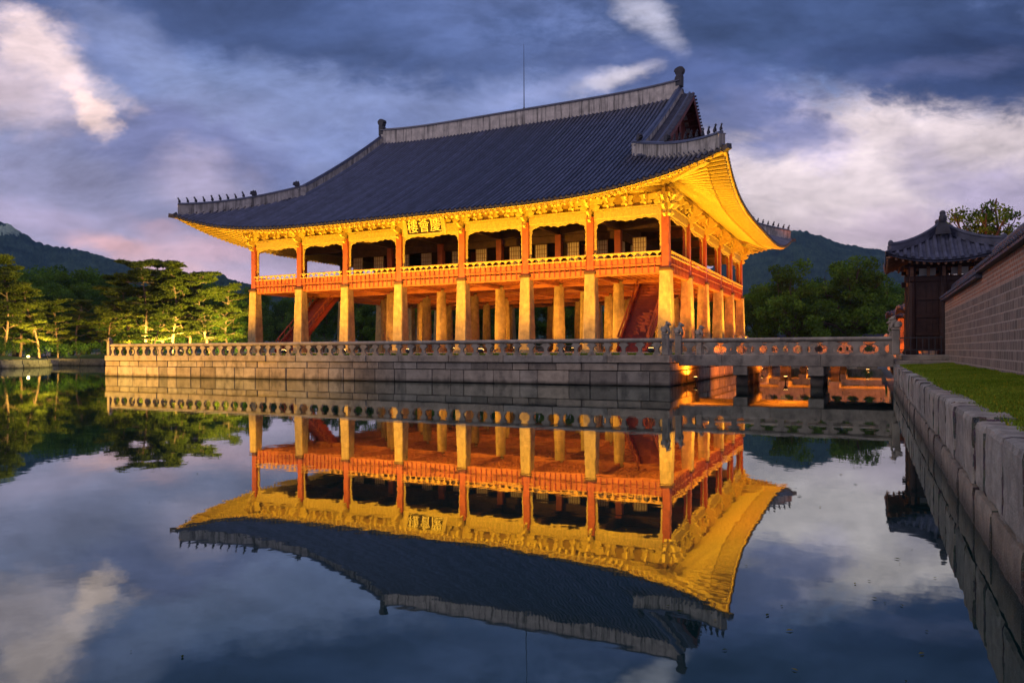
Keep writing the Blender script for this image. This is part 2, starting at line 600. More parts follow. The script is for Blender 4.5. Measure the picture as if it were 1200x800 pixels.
def empty(name, loc=(0, 0, 0), rz=0.0):
    o = bpy.data.objects.new(name, None)
    COL.objects.link(o)
    o.location = loc
    o.rotation_euler = (0, 0, rz)
    return o


def kids(o):
    return [c for c in bpy.data.objects if c.parent == o]


def copy_tree(o, parent=None):
    c = o.copy()
    COL.objects.link(c)
    c.parent = parent
    for ch in kids(o):
        copy_tree(ch, c)
    return c


def npmesh(name, V_, F_, mats, parent=None, tint=None, smooth=False):
    """fast mesh from numpy: F_ (n,k) all same size; tint per face (n,3)"""
    me = bpy.data.meshes.new(name)
    V_ = np.asarray(V_, dtype=np.float32)
    F_ = np.asarray(F_, dtype=np.int32)
    nf, k = F_.shape
    me.vertices.add(len(V_))
    me.vertices.foreach_set('co', V_.ravel())
    me.loops.add(nf * k)
    me.loops.foreach_set('vertex_index', F_.ravel())
    me.polygons.add(nf)
    me.polygons.foreach_set('loop_start', np.arange(nf, dtype=np.int32) * k)
    if smooth:
        me.polygons.foreach_set('use_smooth', np.ones(nf, dtype=bool))
    me.materials.append(mats)
    ca = me.color_attributes.new('tint', 'FLOAT_COLOR', 'CORNER')
    cols = np.ones((nf, 4), dtype=np.float32)
    if tint is not None:
        cols[:, :3] = tint
    ca.data.foreach_set('color', np.repeat(cols, k, axis=0).ravel())
    me.update(calc_edges=True)
    me.validate()
    o = bpy.data.objects.new(name, me)
    COL.objects.link(o)
    if parent is not None:
        o.parent = parent
    return o


def light(kind, name, loc, target, energy, color, size=0.15, spot=80, blend=0.6, parent=None):
    l = bpy.data.lights.new(name, kind)
    l.energy = energy
    l.color = color
    if kind == 'SPOT':
        l.spot_size = R(spot)
        l.spot_blend = blend
    l.shadow_soft_size = size
    o = bpy.data.objects.new(name, l)
    COL.objects.link(o)
    o.location = loc
    if target is not None:
        o.rotation_euler = (Vector(target) - Vector(loc)).to_track_quat('-Z', 'Y').to_euler()
    if parent is not None:
        o.parent = parent
    return o


# ------------------------------------------------------------------ dimensions (metres, water at z = 0)
LX, LY = 34.4, 28.5
XS = [0, -4.92, -9.55, -14.52, -19.88, -24.85, -29.48, -34.4]
YS = [0, 5.74, 11.23, 17.27, 22.76, 28.5]
MX, MY = -LX / 2, LY / 2
OV = 4.45
ZD = 1.45            # island deck
ZP = 6.59            # stone pillar top
TXL, TXR, TY0, TY1 = -36.85, 3.09, -11.6, 36.0     # island outline
PW, PE, PS, PN = -108.0, 12.23, -44.3, 62.0        # pond outline
SUR = (1.0, 1.0, 1.0)

# ------------------------------------------------------------------ setting: water, ground
mb = MB()
mb.add([(PW - 1, PS - 1, 0), (PE + .6, PS - 1, 0), (PE + .6, PN + 1, 0), (PW - 1, PN + 1, 0)], [(0, 1, 2, 3)])
tag(mb.build('water', M['water']), 'calm dark pond mirroring the lit pavilion and clouds', kind='structure')
mb = MB()
B = 9000
e0 = 0.35
for (x0, x1, y0, y1) in ((-B, PW - e0, -B, B), (PE + e0, B, -B, B), (PW - e0, PE + e0, -B, PS - e0), (PW - e0, PE + e0, PN + e0, B)):
    mb.add([(x0, y0, .93), (x1, y0, .93), (x1, y1, .93), (x0, y1, .93)], [(0, 1, 2, 3)])
tag(mb.build('ground', M['ground']), 'flat sandy palace ground around the pond', kind='structure')


def block_wall(mbb, a, b, nrm, courses, wmin, wmax, depth, ch=0.02, jit=0.006, ztop=0, tints=(.6, 1.2), seed=1, warm=.0):
    """courses of dressed blocks from a to b (2-D points), face on the nrm side; courses: list of (z0,z1,inset)"""
    rd = random.Random(seed)
    a = Vector((a[0], a[1], 0))
    b = Vector((b[0], b[1], 0))
    L = (b - a).length
    d = (b - a).normalized()
    n = Vector((nrm[0], nrm[1], 0))
    for ci, (z0, z1, ins) in enumerate(courses):
        s0 = 0.0
        while s0 < L - 1e-3:
            w = rd.uniform(wmin, wmax)
            if L - s0 - w < wmin * .6:
                w = L - s0
            g = .013
            t = rd.uniform(*tints)
            tw = rd.uniform(-.05, .05)
            mbb.cur = (t * (1 + tw + warm), t, t * (1 - tw - warm))
            mt = Matrix((( d.x, -n.x, 0, a.x), (d.y, -n.y, 0, a.y), (0, 0, 1, 0), (0, 0, 0, 1)))
            off = ins + rd.uniform(-.022, .022)
            mbb.box(s0 + g, s0 + w - g, off, depth, z0 + g * .6, z1 - g * .6, ch, mt, jit)
            s0 += w
    mbb.cur = (1, 1, 1)


# pond embankments far away (west and north) and the near south edge
for nm, a, b, n, lab in (('stone_embankment', (PW, PS), (PW, PN), (1, 0), 'low granite embankment along the far left shore of the pond'),
                         ('stone_embankment', (PW, PN), (PE, PN), (0, -1), 'low granite embankment behind the island at the far end of the pond'),
                         ('stone_embankment', (PE, PS), (PW, PS), (0, 1), 'low granite embankment under the photographer')):
    mb = MB()
    block_wall(mb, a, b, n, [(-.3, .42, .03), (.42, .97, 0)], 1.2, 2.2, .5, 0.02, 0.004, seed=3)
    tag(mb.build(nm, M['granite']), lab, 'embankment')

# ------------------------------------------------------------------ near right bank: blocks, lawn, brick wall
bank = empty('stone_bank', (PE, -10, 0))
tag(bank, 'pale granite retaining wall of tall blocks rising from the water beside the lawn', 'retaining wall')


def rough_block(x0, x1, y0, y1, z0, z1, rd, seg):
    """block with chipped, uneven faces: subdivided, smooth edges"""
    nx, ny, nz = max(2, int((x1 - x0) / seg)), max(5, int((y1 - y0) / seg)), max(2, int((z1 - z0) / seg))
    vs = {}
    V_, F_ = [], []
    ox, oy, oz = rd.uniform(0, 100), rd.uniform(0, 100), rd.uniform(0, 100)
    from mathutils import noise as mn

    def vert(i, j, k):
        key = (i, j, k)
        if key in vs:
            return vs[key]
        u, v, w = i / nx, j / ny, k / nz
        e_ = .03 / (y1 - y0)
        if j == 1:
            v = e_
        elif j == ny - 1:
            v = 1 - e_
        p = Vector((x0 + (x1 - x0) * u, y0 + (y1 - y0) * v, z0 + (z1 - z0) * w))
        c = Vector(((x0 + x1) / 2, (y0 + y1) / 2, (z0 + z1) / 2))
        ed = (i in (0, nx)) + (j in (0, ny)) + (k in (0, nz))
        if ed >= 2:
            q = mn.noise(p * 6 + Vector((ox, 0, 0))) * .5 + .5
            if z0 < 0:
                q *= .5
            p -= Vector(((i == nx) - (i == 0), (j == ny) - (j == 0), (k == nz) - (k == 0))) * (.008 + .026 * q * q)
        dsp = mn.noise(p * 2.3 + Vector((0, oy, 0))) * .014 + mn.noise(p * 9 + Vector((0, 0, oz))) * .010
        nrm = Vector(((i == nx) - (i == 0), (j == ny) - (j == 0), (k == nz) - (k == 0)))
        p += nrm * dsp
        vs[key] = len(V_)
        V_.append(p)
        return vs[key]

    for i in range(nx):
        for j in range(ny):
            F_.append((vert(i, j, nz), vert(i + 1, j, nz), vert(i + 1, j + 1, nz), vert(i, j + 1, nz)))
    for j in range(ny):
        for k in range(nz):
            F_.append((vert(0, j, k), vert(0, j, k + 1), vert(0, j + 1, k + 1), vert(0, j + 1, k)))
    for i in range(nx):
        for k in range(nz):
            F_.append((vert(i, 0, k), vert(i + 1, 0, k), vert(i + 1, 0, k + 1), vert(i, 0, k + 1)))
            F_.append((vert(i, ny, k), vert(i, ny, k + 1), vert(i + 1, ny, k + 1), vert(i + 1, ny, k)))
    return V_, F_


rd = random.Random(12)
upper, lower = MB(), MB()
for mbb, za, zb, wa, wb, tr in ((upper, .36, 1.03, .55, 1.05, (.72, 1.2)), (lower, -.35, .36, .7, 1.5, (.42, .8))):
    y = PS - 1.0
    while y < -9.9:
        w = rd.uniform(wa, wb)
        if y + w > -9.9 or -9.9 - (y + w) < wa * .5:
            w = -9.9 - y
        t = rd.uniform(*tr)
        k = rd.uniform(-.04, .05)
        near = y < -26
        mbb.cur = (t * (1.0 + k + (.06 if mbb is lower else 0)), t, t * (1 - k - (.08 if mbb is lower else 0)))
        dz = rd.uniform(-.02, .02)
        x_in = PE + rd.uniform(-.008, .012)
        V_, F_ = rough_block(x_in, PE + .36 + rd.uniform(-.05, .08), y + .018, y + w - .018, za + (0.012), zb - .010 + (dz if mbb is upper else 0), rd, .06 if near else .16)
        mbb.add(V_, F_)
        ya_, yb_ = y + .018 + .034, y + w - .018 - .034
        for fi in range(len(mbb.f) - len(F_), len(mbb.f)):      # block ends tinted dark so the joint lines show
            yc_ = sum(mbb.v[q][1] for q in mbb.f[fi]) / 4
            if yc_ < ya_ - .01 or yc_ > yb_ + .01:
                mbb.t[fi] = tuple(c_ * rd.uniform(.12, .3) for c_ in mbb.cur)
        y += w
soil = MB()
soil.box(PE + .10, PE + .55, PS - 1, -9.9, -.3, .93)  # dark box added behind the blocks so the joint gaps stay dark
soil.build('backing', M['bark'], bank).location = (-PE, 10, 0)
upper.build('coping_blocks', M['bank'], bank, loc=None).location = (-PE, 10, 0)
lower.build('base_blocks', M['bank'], bank, loc=None).location = (-PE, 10, 0)

# lawn strip between bank and brick wall
WX = 14.3
nx_, ny_ = 14, 160
gx = np.linspace(PE + .30, WX + .4, nx_)
gy = np.linspace(-46, -9.4, ny_)


def lawn_z(x, y):
    u = (x - PE - .3) / (WX - PE - .3)
    return 1.0 + .10 * u + .012 * np.sin(x * 5.1 + y * 1.3) + .012 * np.sin(y * 2.9 + x * 2.0)


GX, GY = np.meshgrid(gx, gy)
VV = np.stack([GX.ravel(), GY.ravel(), lawn_z(GX, GY).ravel()], 1)
ii = np.arange((ny_ - 1) * nx_).reshape(ny_ - 1, nx_)[:, :-1].ravel()
FF = np.stack([ii, ii + 1, ii + nx_ + 1, ii + nx_], 1)
tag(npmesh('lawn', VV, FF, M['gold_leaf'], smooth=True), 'mown lawn strip along the foot of the brick wall', kind='structure')


def grass(name, n, xr, yr, zf, hh, label, ypow=1.0):
    x = rng.uniform(xr[0], xr[1], n)
    y = yr[0] + (yr[1] - yr[0]) * rng.random(n) ** ypow
    z = zf(x, y)
    h = hh * rng.uniform(.5, 1.3, n)
    a = rng.uniform(0, 2 * np.pi, n)
    w = .006 + .0012 * np.abs(y - CY)
    lean = rng.normal(0, .35, (n, 2)) * h[:, None]
    p0 = np.stack([x - np.cos(a) * w, y - np.sin(a) * w, z - .01], 1)
    p1 = np.stack([x + np.cos(a) * w, y + np.sin(a) * w, z - .01], 1)
    p2 = np.stack([x + lean[:, 0], y + lean[:, 1], z + h], 1)
    V_ = np.stack([p0, p1, p2], 1).reshape(-1, 3)
    F_ = np.arange(3 * n).reshape(-1, 3)
    t = rng.uniform(.6, 1.3, (n, 1)) * np.array([[1, 1, 1]])
    dry = rng.random(n) < .08
    t[dry] *= np.array([1.9, 1.1, .9])
    return tag(npmesh(name, V_, F_, M['blade'], tint=t), label, 'grass', kind='stuff')


grass('grass', 150000, (PE + .30, WX), (-43, -9.8), lawn_z, .030, 'short green grass on the strip between bank and wall', 1.5)
# tufts hanging over the coping
n = 5000
grass('grass', n, (PE + .22, PE + .5), (-43, -10), lambda x, y: 1.0 + 0 * x, .05, 'grass tufts creeping over the inner edge of the coping', 1.3)


def masonry_mat():
    m = bpy.data.materials.new('palace_masonry')
    m.use_nodes = True
    t = NT(m.node_tree)
    bs = t.n['Principled BSDF']
    bs.inputs['Roughness'].default_value = .92
    g = t.new('ShaderNodeNewGeometry')
    sp = t.new('ShaderNodeSeparateXYZ')
    t.l.new(g.outputs['Position'], sp.inputs[0])
    cb = t.new('ShaderNodeCombineXYZ')
    t.l.new(sp.outputs[1], cb.inputs[0])
    t.l.new(sp.outputs[2], cb.inputs[1])

    def brick(w, h, mort, off, c1, c2, cm):
        b = t.new('ShaderNodeTexBrick')
        b.offset = .5
        t.l.new(cb.outputs[0], b.inputs['Vector'])
        b.inputs['Scale'].default_value = 1.0
        b.inputs['Brick Width'].default_value = w
        b.inputs['Row Height'].default_value = h
        b.inputs['Mortar Size'].default_value = mort
        b.inputs['Mortar Smooth'].default_value = .1
        b.inputs['Bias'].default_value = 0
        b.inputs['Color1'].default_value = c1
        b.inputs['Color2'].default_value = c2
        b.inputs['Mortar'].default_value = cm
        return b
    st = brick(.34, .235, .018, 0, (.29, .23, .19, 1), (.15, .12, .10, 1), (.44, .38, .33, 1))
    bk = brick(.26, .115, .022, 0, (.52, .21, .12, 1), (.33, .13, .075, 1), (.48, .38, .31, 1))
    n = t.noise(g.outputs['Position'], 9, 7, .65)
    streak = t.noise(t.vmath('MULTIPLY', g.outputs['Position'], (1, 14, .8)), 1.6, 5, .6)
    up = t.math('GREATER_THAN', sp.outputs[2], 3.30)
    c = t.mix(up, st.outputs['Color'], bk.outputs['Color'])
    c = t.mix(t.maprange(n, .35, .65, 0, .38), c, (.09, .075, .065, 1))
    c = t.mix(t.maprange(streak, .45, .7, 0, .4), c, (.07, .06, .055, 1))
    t.l.new(c, bs.inputs['Base Color'])
    bp = t.new('ShaderNodeBump')
    bp.inputs['Distance'].default_value = .02
    bp.inputs['Strength'].default_value = .8
    hgt = t.math('ADD', t.math('MULTIPLY', st.outputs['Fac'], .6), t.math('MULTIPLY', n, .8))
    t.l.new(hgt, bp.inputs['Height'])
    t.l.new(bp.outputs[0], bs.inputs['Normal'])
    return m


M['masonry'] = masonry_mat()


def palace_wall(x0, x1, ya, yb, ztop, parent, zb=.95):
    """wall body along Y with a tiled coping on top"""
    b = MB()
    b.box(x0, x1, ya, yb, zb, ztop, .01)
    b.build('wall_body', M['masonry'], parent)
    c = MB()
    cx = (x0 + x1) / 2
    hw = (x1 - x0) / 2 + .17
    prof = [(-hw, 0), (-hw, .07), (-.14, .42), (-.14, .62), (.14, .62), (.14, .42), (hw, .07), (hw, 0)]
    c.prism([(p, q) for p, q in prof], (cx, (ya + yb) / 2, ztop), (1, 0, 0), (0, 0, 1), (0, 1, 0), yb - ya)
    y = ya + .12
    while y < yb:
        for sgn in (-1, 1):
            pts = [(cx + sgn * (hw + .03), y, ztop + .10), (cx + sgn * (hw * .6), y, ztop + .27), (cx + sgn * .13, y, ztop + .45)]
            c.tube(pts, .075, 6)
        y += .27
    c.tube([(cx, ya, ztop + .64), (cx, yb, ztop + .64)], .13, 8)
    c.build('tiled_coping', M['tile_old'], parent)


bw = empty('brick_wall', (0, 0, 0))
tag(bw, 'long brick and stone palace wall with tiled coping beside the lawn at right', 'wall')
palace_wall(WX, WX + .75, -19.5, -7.6, 3.78, bw)
palace_wall(WX - .004, WX + .76, -47, -19.5, 3.92, bw)

# ------------------------------------------------------------------ island terrace
isl = empty('stone_terrace', (MX, MY, 0))
tag(isl, 'square granite island terrace carrying the pavilion out of the pond', 'terrace')
C2 = [(-.3, .02, .10), (.02, .68, .06), (.70, 1.06, .08)]


def side(name, a, b, nrm, seed, wmin=.7, wmax=1.9):
    m_ = MB()
    block_wall(m_, a, b, nrm, C2, wmin, wmax, .7, .018, .006, seed=seed, tints=(.6, 1.2))
    o = m_.build(name, M['granite'], isl)
    o.location = (-MX, -MY, 0)
    m_ = MB()
    block_wall(m_, a, b, nrm, [(1.08, ZD, 0)], 2.2, 3.4, .75, .02, .006, seed=seed + 5, tints=(.95, 1.15))
    o = m_.build('cap_stones', M['granite'], isl)
    o.location = (-MX, -MY, 0)


side('retaining_wall', (TXL, TY0), (TXR, TY0), (0, -1), 21)
side('retaining_wall', (TXR, TY0 + .7), (TXR, TY1), (1, 0), 22)
side('retaining_wall', (TXR - .7, TY1), (TXL, TY1), (0, 1), 23, 1.5, 3)
side('retaining_wall', (TXL, TY1 - .7), (TXL, TY0 + .7), (-1, 0), 24, 1.5, 3)
mb = MB()
mb.box(TXL + .65, TXR - .65, TY0 + .65, TY1 - .65, .5, ZD - .02)
tag(mb.build('island_lawn', M['gold_leaf']), 'grass covered top of the island around the pavilion', kind='structure')
mb = MB()
mb.box(-LX - 2.0, 2.0, -2.0, LY + 2.0, ZD - .1, ZD + .10, .02)
mb.box(-LX - 3.2, 2.6, -5.2, -2.004, ZD - .1, ZD + .012)
mb.box(2.004, 2.5, -2.0, LY + 2, ZD - .1, ZD + .012)
tag(mb.build('paving', M['path']), 'pale stone paving under and around the pavilion', kind='structure')
n = 26000
x = rng.uniform(TXL + .7, TXR - .7, n)
y = rng.uniform(TY0 + .7, -5.3, n)
h = .09 * rng.uniform(.5, 1.4, n)
a = rng.uniform(0, 6.28, n)
w = .03
V_ = np.stack([np.stack([x - np.cos(a) * w, y - np.sin(a) * w, x * 0 + ZD - .03], 1),
               np.stack([x + np.cos(a) * w, y + np.sin(a) * w, x * 0 + ZD - .03], 1),
               np.stack([x + rng.normal(0, .02, n), y, ZD + h], 1)], 1).reshape(-1, 3)
tag(npmesh('grass', V_, np.arange(3 * n).reshape(-1, 3), M['blade'], tint=rng.uniform(.6, 1.2, (n, 1)) * np.ones((1, 3))),
    'grass growing on the island behind the balustrade', 'grass', kind='stuff')

# ---- balustrades
BALP = [(.19, 0), (.19, .05), (.10, .12), (.075, .22), (.085, .32), (.14, .40), (.22, .45), (.24, .50), (.16, .53), (.16, .585)]
BAL_POLY = [(x, z) for x, z in BALP] + [(-x, z) for x, z in BALP[::-1]]
BALB = [(.28, 0), (.28, .06), (.15, .10), (.10, .20), (.10, .32), (.18, .40), (.33, .46), (.35, .51), (.25, .53), (.25, .585)]
BALB_POLY = [(x, z) for x, z in BALB] + [(-x, z) for x, z in BALB[::-1]]


def post_mesh(mbb, x, y, z, h=1.1, w=.30, lion=False, ang=0.0):
    mt = Matrix.Translation((x, y, z)) @ Matrix.Rotation(ang, 4, 'Z')
    mbb.box(-w / 2, w / 2, -w / 2, w / 2, 0, h, .025, mt)
    mbb.box(-w / 2 - .03, w / 2 + .03, -w / 2 - .03, w / 2 + .03, h, h + .06, .02, mt)
    if not lion:
        mbb.lathe([(w * .38, 0), (w * .5, .05), (w * .5, .12), (w * .3, .2), (.02, .26)], (x, y, z + h + .06), 8)


def lion_mesh(x, y, z, ang, s=1.0):
    m_ = MB()
    m_.ball((-.04, 0, .17), .17, .13, .17)
    m_.ball((.06, 0, .26), .12, .115, .17)
    m_.ball((.10, 0, .43), .115, .11, .11)
    m_.ball((.21, 0, .40), .065, .07, .055)
    for sg in (-1, 1):
        m_.tube([(.12, sg * .08, .25), (.16, sg * .085, .10), (.18, sg * .085, 0.0)], [.055, .045, .055], 6)
        m_.ball((-.06, sg * .11, .08), .12, .06, .09)
        m_.ball((.05, sg * .09, .52), .035, .025, .04)
    m_.tube([(-.17, 0, .10), (-.22, 0, .22), (-.16, 0, .34)], [.045, .04, .02], 6)
    mt = Matrix.Translation((x, y, z)) @ Matrix.Rotation(ang, 4, 'Z') @ Matrix.Scale(s, 4)
    m_.v = [tuple(mt @ Vector(q)) for q in m_.v]
    return m_


def balustrade(name, a, b, label, spacing, poly, seglen, posts, z=ZD, group=None, th=.17, cat='balustrade', root=None, railw=.125):
    a = Vector((a[0], a[1], z))
    b = Vector((b[0], b[1], z))
    L = (b - a).length
    d = (b - a).normalized()
    if root is None:
        root = empty(name, a)
        tag(root, label, cat, group)
    base = root.location.copy()
    up = Vector((0, 0, 1))
    n = Vector((d.y, -d.x, 0))
    nb = max(1, int(L / spacing))
    sp = L / nb
    proto = None
    for i in range(nb):
        c = a + d * sp * (i + .5)
        if proto is None:
            m_ = MB()
            m_.prism(poly, (0, 0, 0), d, up, n, th)
            proto = m_.build('baluster', M['granite'], root)
            q = proto
        else:
            q = proto.copy()
            COL.objects.link(q)
            q.parent = root
        q.location = c - base
        q.rotation_euler = (0, 0, random.uniform(-.02, .02))
        q.scale = (random.uniform(.96, 1.04), random.uniform(.96, 1.04), 1)
    ns = max(1, round(L / seglen))
    for i in range(ns):
        m_ = MB()
        t = random.uniform(.9, 1.15)
        m_.cur = (t, t, t)
        p = a + d * (L * i / ns + .006) + up * (.585 + .10)
        q = a + d * (L * (i + 1) / ns - .006) + up * (.585 + .10)
        m_.tube([p - base, q - base], railw, 8, squash=.85)
        m_.build('handrail', M['granite'], root, smooth=False)
    for (s_, h_, lion) in posts:
        m_ = MB()
        p = a + d * s_ - base
        post_mesh(m_, p.x, p.y, p.z, h_, .30, lion is not None, math.atan2(d.y, d.x))
        o = m_.build('post', M['granite'], root)
        if lion is not None:
            lion_mesh(p.x, p.y, p.z + h_ + .06, lion).build('lion_finial', M['granite'], o, smooth=True)
    return root


G1 = 'granite balustrades round the island'
LFR = TXR - TXL - .5
fr = balustrade('stone_balustrade', (TXL + .25, TY0 + .25), (TXR - .25, TY0 + .25), 'long weathered granite balustrade along the front edge of the island', .80,
                BAL_POLY, 3.2, [(0, .95, None), (LFR, .95, 0.0)], group=G1)
balustrade('stone_balustrade', (TXR - .25, TY0 + .55), (TXR - .25, -10.1), 'very short granite balustrade between the island corner and the bridge', .8, BAL_POLY, 3.2, [], group=G1)
balustrade('stone_balustrade', (TXR - .25, -4.4), (TXR - .25, TY1 - .25), 'granite balustrade along the right-hand edge of the island behind the bridge', .80, BAL_POLY, 3.2, [], group=G1)
balustrade('stone_balustrade', (TXR - .25, TY1 - .25), (TXL + .25, TY1 - .25), 'granite balustrade along the back edge of the island', 1.0, BAL_POLY, 3.2, [(0, .9, None)], group=G1)
balustrade('stone_balustrade', (TXL + .25, TY1 - .25), (TXL + .25, TY0 + .6), 'granite balustrade along the left-hand edge of the island', 1.0, BAL_POLY, 3.2, [(0, .9, None)], group=G1)


# ---- bridges
def bridge(y0, y1, label, detail=True):
    root = empty('stone_bridge', (TXR, y0, 0))
    tag(root, label, 'bridge', 'stone bridges from the island to the right-hand bank')
    off = Vector((-TXR, -y0, 0))

    def bd(m_, nm, par=root):
        m_.v = [(p[0] + off.x, p[1] + off.y, p[2]) for p in m_.v]
        return m_.build(nm, M['granite'], par)
    x0, x1 = TXR + .004, PE + .02
    m_ = MB()
    rd_ = random.Random(int(y0 * 10))
    yy = [y0, y0 + .55, y1 - .55, y1]
    s_ = x0
    while s_ < x1 - .01:
        w = rd_.uniform(1.7, 2.6)
        if x1 - s_ - w < .8:
            w = x1 - s_
        for k in range(3):
            t = rd_.uniform(.8, 1.15)
            m_.cur = (t, t, t)
            m_.box(s_ + .006, s_ + w - .006, yy[k] + .004, yy[k + 1] - .004, .93 + (.12 if k == 1 else 0), 1.455, .015, None, .003)
        s_ += w
    bd(m_, 'deck')
    for px in (5.93, 9.18):
        m_ = MB()
        for k in range(3):
            t = rd_.uniform(.75, 1.1)
            m_.cur = (t, t, t)
            ya = y0 + .02 + (y1 - y0 - .04) * k / 3
            m_.box(px - .32, px + .32, ya, y0 + .02 + (y1 - y0 - .04) * (k + 1) / 3 - .01, .5, .925, .02, None, .003)
        bd(m_, 'cross_beam')
        for k in range(3):
            m_ = MB()
            yc = y0 + .9 + (y1 - y0 - 1.8) * k / 2
            t = rd_.uniform(.5, .7)
            m_.cur = (t, t, t)
            m_.box(px - .27, px + .27, yc - .33, yc + .33, -.3, .497, .02)
            bd(m_, 'pier')
    L = PE + .1 - (TXR - .05)
    for yb, nm in ((y0 + .22, 0), (y1 - .22, 1)):
        balustrade('', (TXR - .05, yb), (PE + .1, yb), '', 1.03, BALB_POLY, 2.4,
                   [(0.0, .95, 0.0 if detail else None), (L, 1.05, math.pi if detail else None)] if detail else [(0, .95, None), (L, .95, None)], root=root, th=.15, railw=.115)
    return root


bridge(-9.85, -4.7, 'nearest stone bridge with carved balustrade linking the island to the right bank')
bridge(9.0, 12.2, 'second stone bridge seen lit orange through the openings of the nearest one', False)
bridge(25.0, 28.2, 'farthest stone bridge, hidden behind the two nearer ones', False)
# step and platform at the right-hand end of the near bridge
mb = MB()
mb.box(PE + .03, 17.5, -9.75, 4.0, .5, 1.20, .02)
mb.box(PE + .33, 17.5, -9.45, 4.0, 1.2, 1.43, .02)
tag(mb.build('stone_platform', M['granite']), 'low stepped stone platform where the near bridge meets the gate', 'platform')

# ------------------------------------------------------------------ pavilion
pav = empty('pavilion', (0, 0, 0))
tag(pav, 'large two-storey wooden pavilion with dark tiled roof, floodlit golden, on stone pillars', 'pavilion')

# stone pillars, wooden columns
def square_pillar():
    m_ = MB()
    a_, b_, hh = .47, .345, ZP - ZD - .1
    m_.box(-.56, .56, -.56, .56, 0, .16, .03)
    vs = []
    for z, r in ((.16, a_), (hh, b_)):
        c = .05
        vs += [(-r + c, -r, z), (r - c, -r, z), (r, -r + c, z), (r, r - c, z), (r - c, r, z), (-r + c, r, z), (-r, r - c, z), (-r, -r + c, z)]
    fs = [(i, (i + 1) % 8, 8 + (i + 1) % 8, 8 + i) for i in range(8)] + [tuple(range(8))[::-1], tuple(range(8, 16))]
    m_.add(vs, fs)
    return m_


def round_pillar():
    m_ = MB()
    hh = ZP - ZD - .1
    m_.lathe([(.56, 0), (.56, .12), (.50, .17), (.455, .18), (.42, hh * .5), (.36, hh)], n=18)
    return m_


sqp = square_pillar().build('stone_pillar', M['pillar'], pav)
rdp = round_pillar().build('round_stone_pillar', M['pillar'], pav, smooth=False)
m_ = MB()
m_.box(-.235, .235, -.235, .235, 0, 3.55, .02)
wcol = m_.build('wooden_column', M['red'], pav)
m_ = MB()
m_.box(-.40, .40, -.40, .40, -.18, 0.0, .03)
wbase = m_.build('column_collar', M['darkwood'], wcol)
firsts = {}


def place(proto, key, loc):
    if key not in firsts:
        firsts[key] = 1
        proto.location = loc
        return proto
    c = copy_tree(proto, pav)
    c.location = loc
    return c


for i, X in enumerate(XS):
    for j, Y in enumerate(YS):
        edge = i in (0, 7) or j in (0, 5)
        o = place(sqp if edge else rdp, 's' if edge else 'r', (X, Y, ZD + .1))
        o.rotation_euler = (0, 0, 0)
        place(wcol, 'w', (X, Y, ZP + .18))

# ground-floor ceiling: joists and boards
m_ = MB()
m_.box(-LX - .2, .2, -.2, LY + .2, 6.86, 6.95)
o = m_.build('floor_boards', M['redboard'], pav)
m_ = MB()
xx = -LX + .22
while xx < -.1:
    m_.box(xx, xx + .14, -.18, LY + .18, 6.66, 6.857)
    xx += .48
yy = .3
while yy < LY:
    m_.box(-LX, 0, yy, yy + .10, 6.70, 6.859)
    yy += .55
m_.build('floor_joists', M['redboard'], pav)
for Y in YS[1:-1]:
    m_ = MB()
    m_.box(-LX - .1, .1, Y - .17, Y + .17, 6.42, 6.855, .02)
    m_.build('floor_beam', M['redboard'], pav)
for X in XS[1:-1]:
    m_ = MB()
    m_.box(X - .16, X + .16, -.1, LY + .1, 6.45, 6.853, .02)
    m_.build('floor_beam', M['redboard'], pav)
m_ = MB()
m_.box(-LX - .1, .1, -.1, LY + .1, 7.10, 7.16)
m_.build('upper_floor', M['floorwood'], pav)

# ---- per-bay facade elements (built in a local frame: u along the wall, n outward)
SIDES = []
for i in range(7):
    SIDES.append(((XS[i + 1], 0), (1, 0), (0, -1), XS[i] - XS[i + 1], 'front'))
    SIDES.append(((XS[i], LY), (-1, 0), (0, 1), XS[i] - XS[i + 1], 'back'))
for j in range(5):
    SIDES.append(((0, YS[j]), (0, 1), (1, 0), YS[j + 1] - YS[j], 'east'))
    SIDES.append(((-LX, YS[j + 1]), (0, -1), (-1, 0), YS[j + 1] - YS[j], 'west'))


def wavy(w, amp, n=40, seed=0):
    """lower edge of the carved fringe: cusped scallops, deeper towards the columns"""
    out = []
    for k in range(n + 1):
        u = k / n
        e = min(u, 1 - u) * w
        corner = math.exp(-(e / .30) ** 2) * .34
        sc = abs(math.sin(u * w * math.pi / .52)) * .07
        out.append((u, .20 + corner * .7 - sc + .06 * math.cos(u * 4 * math.pi)))
    return out


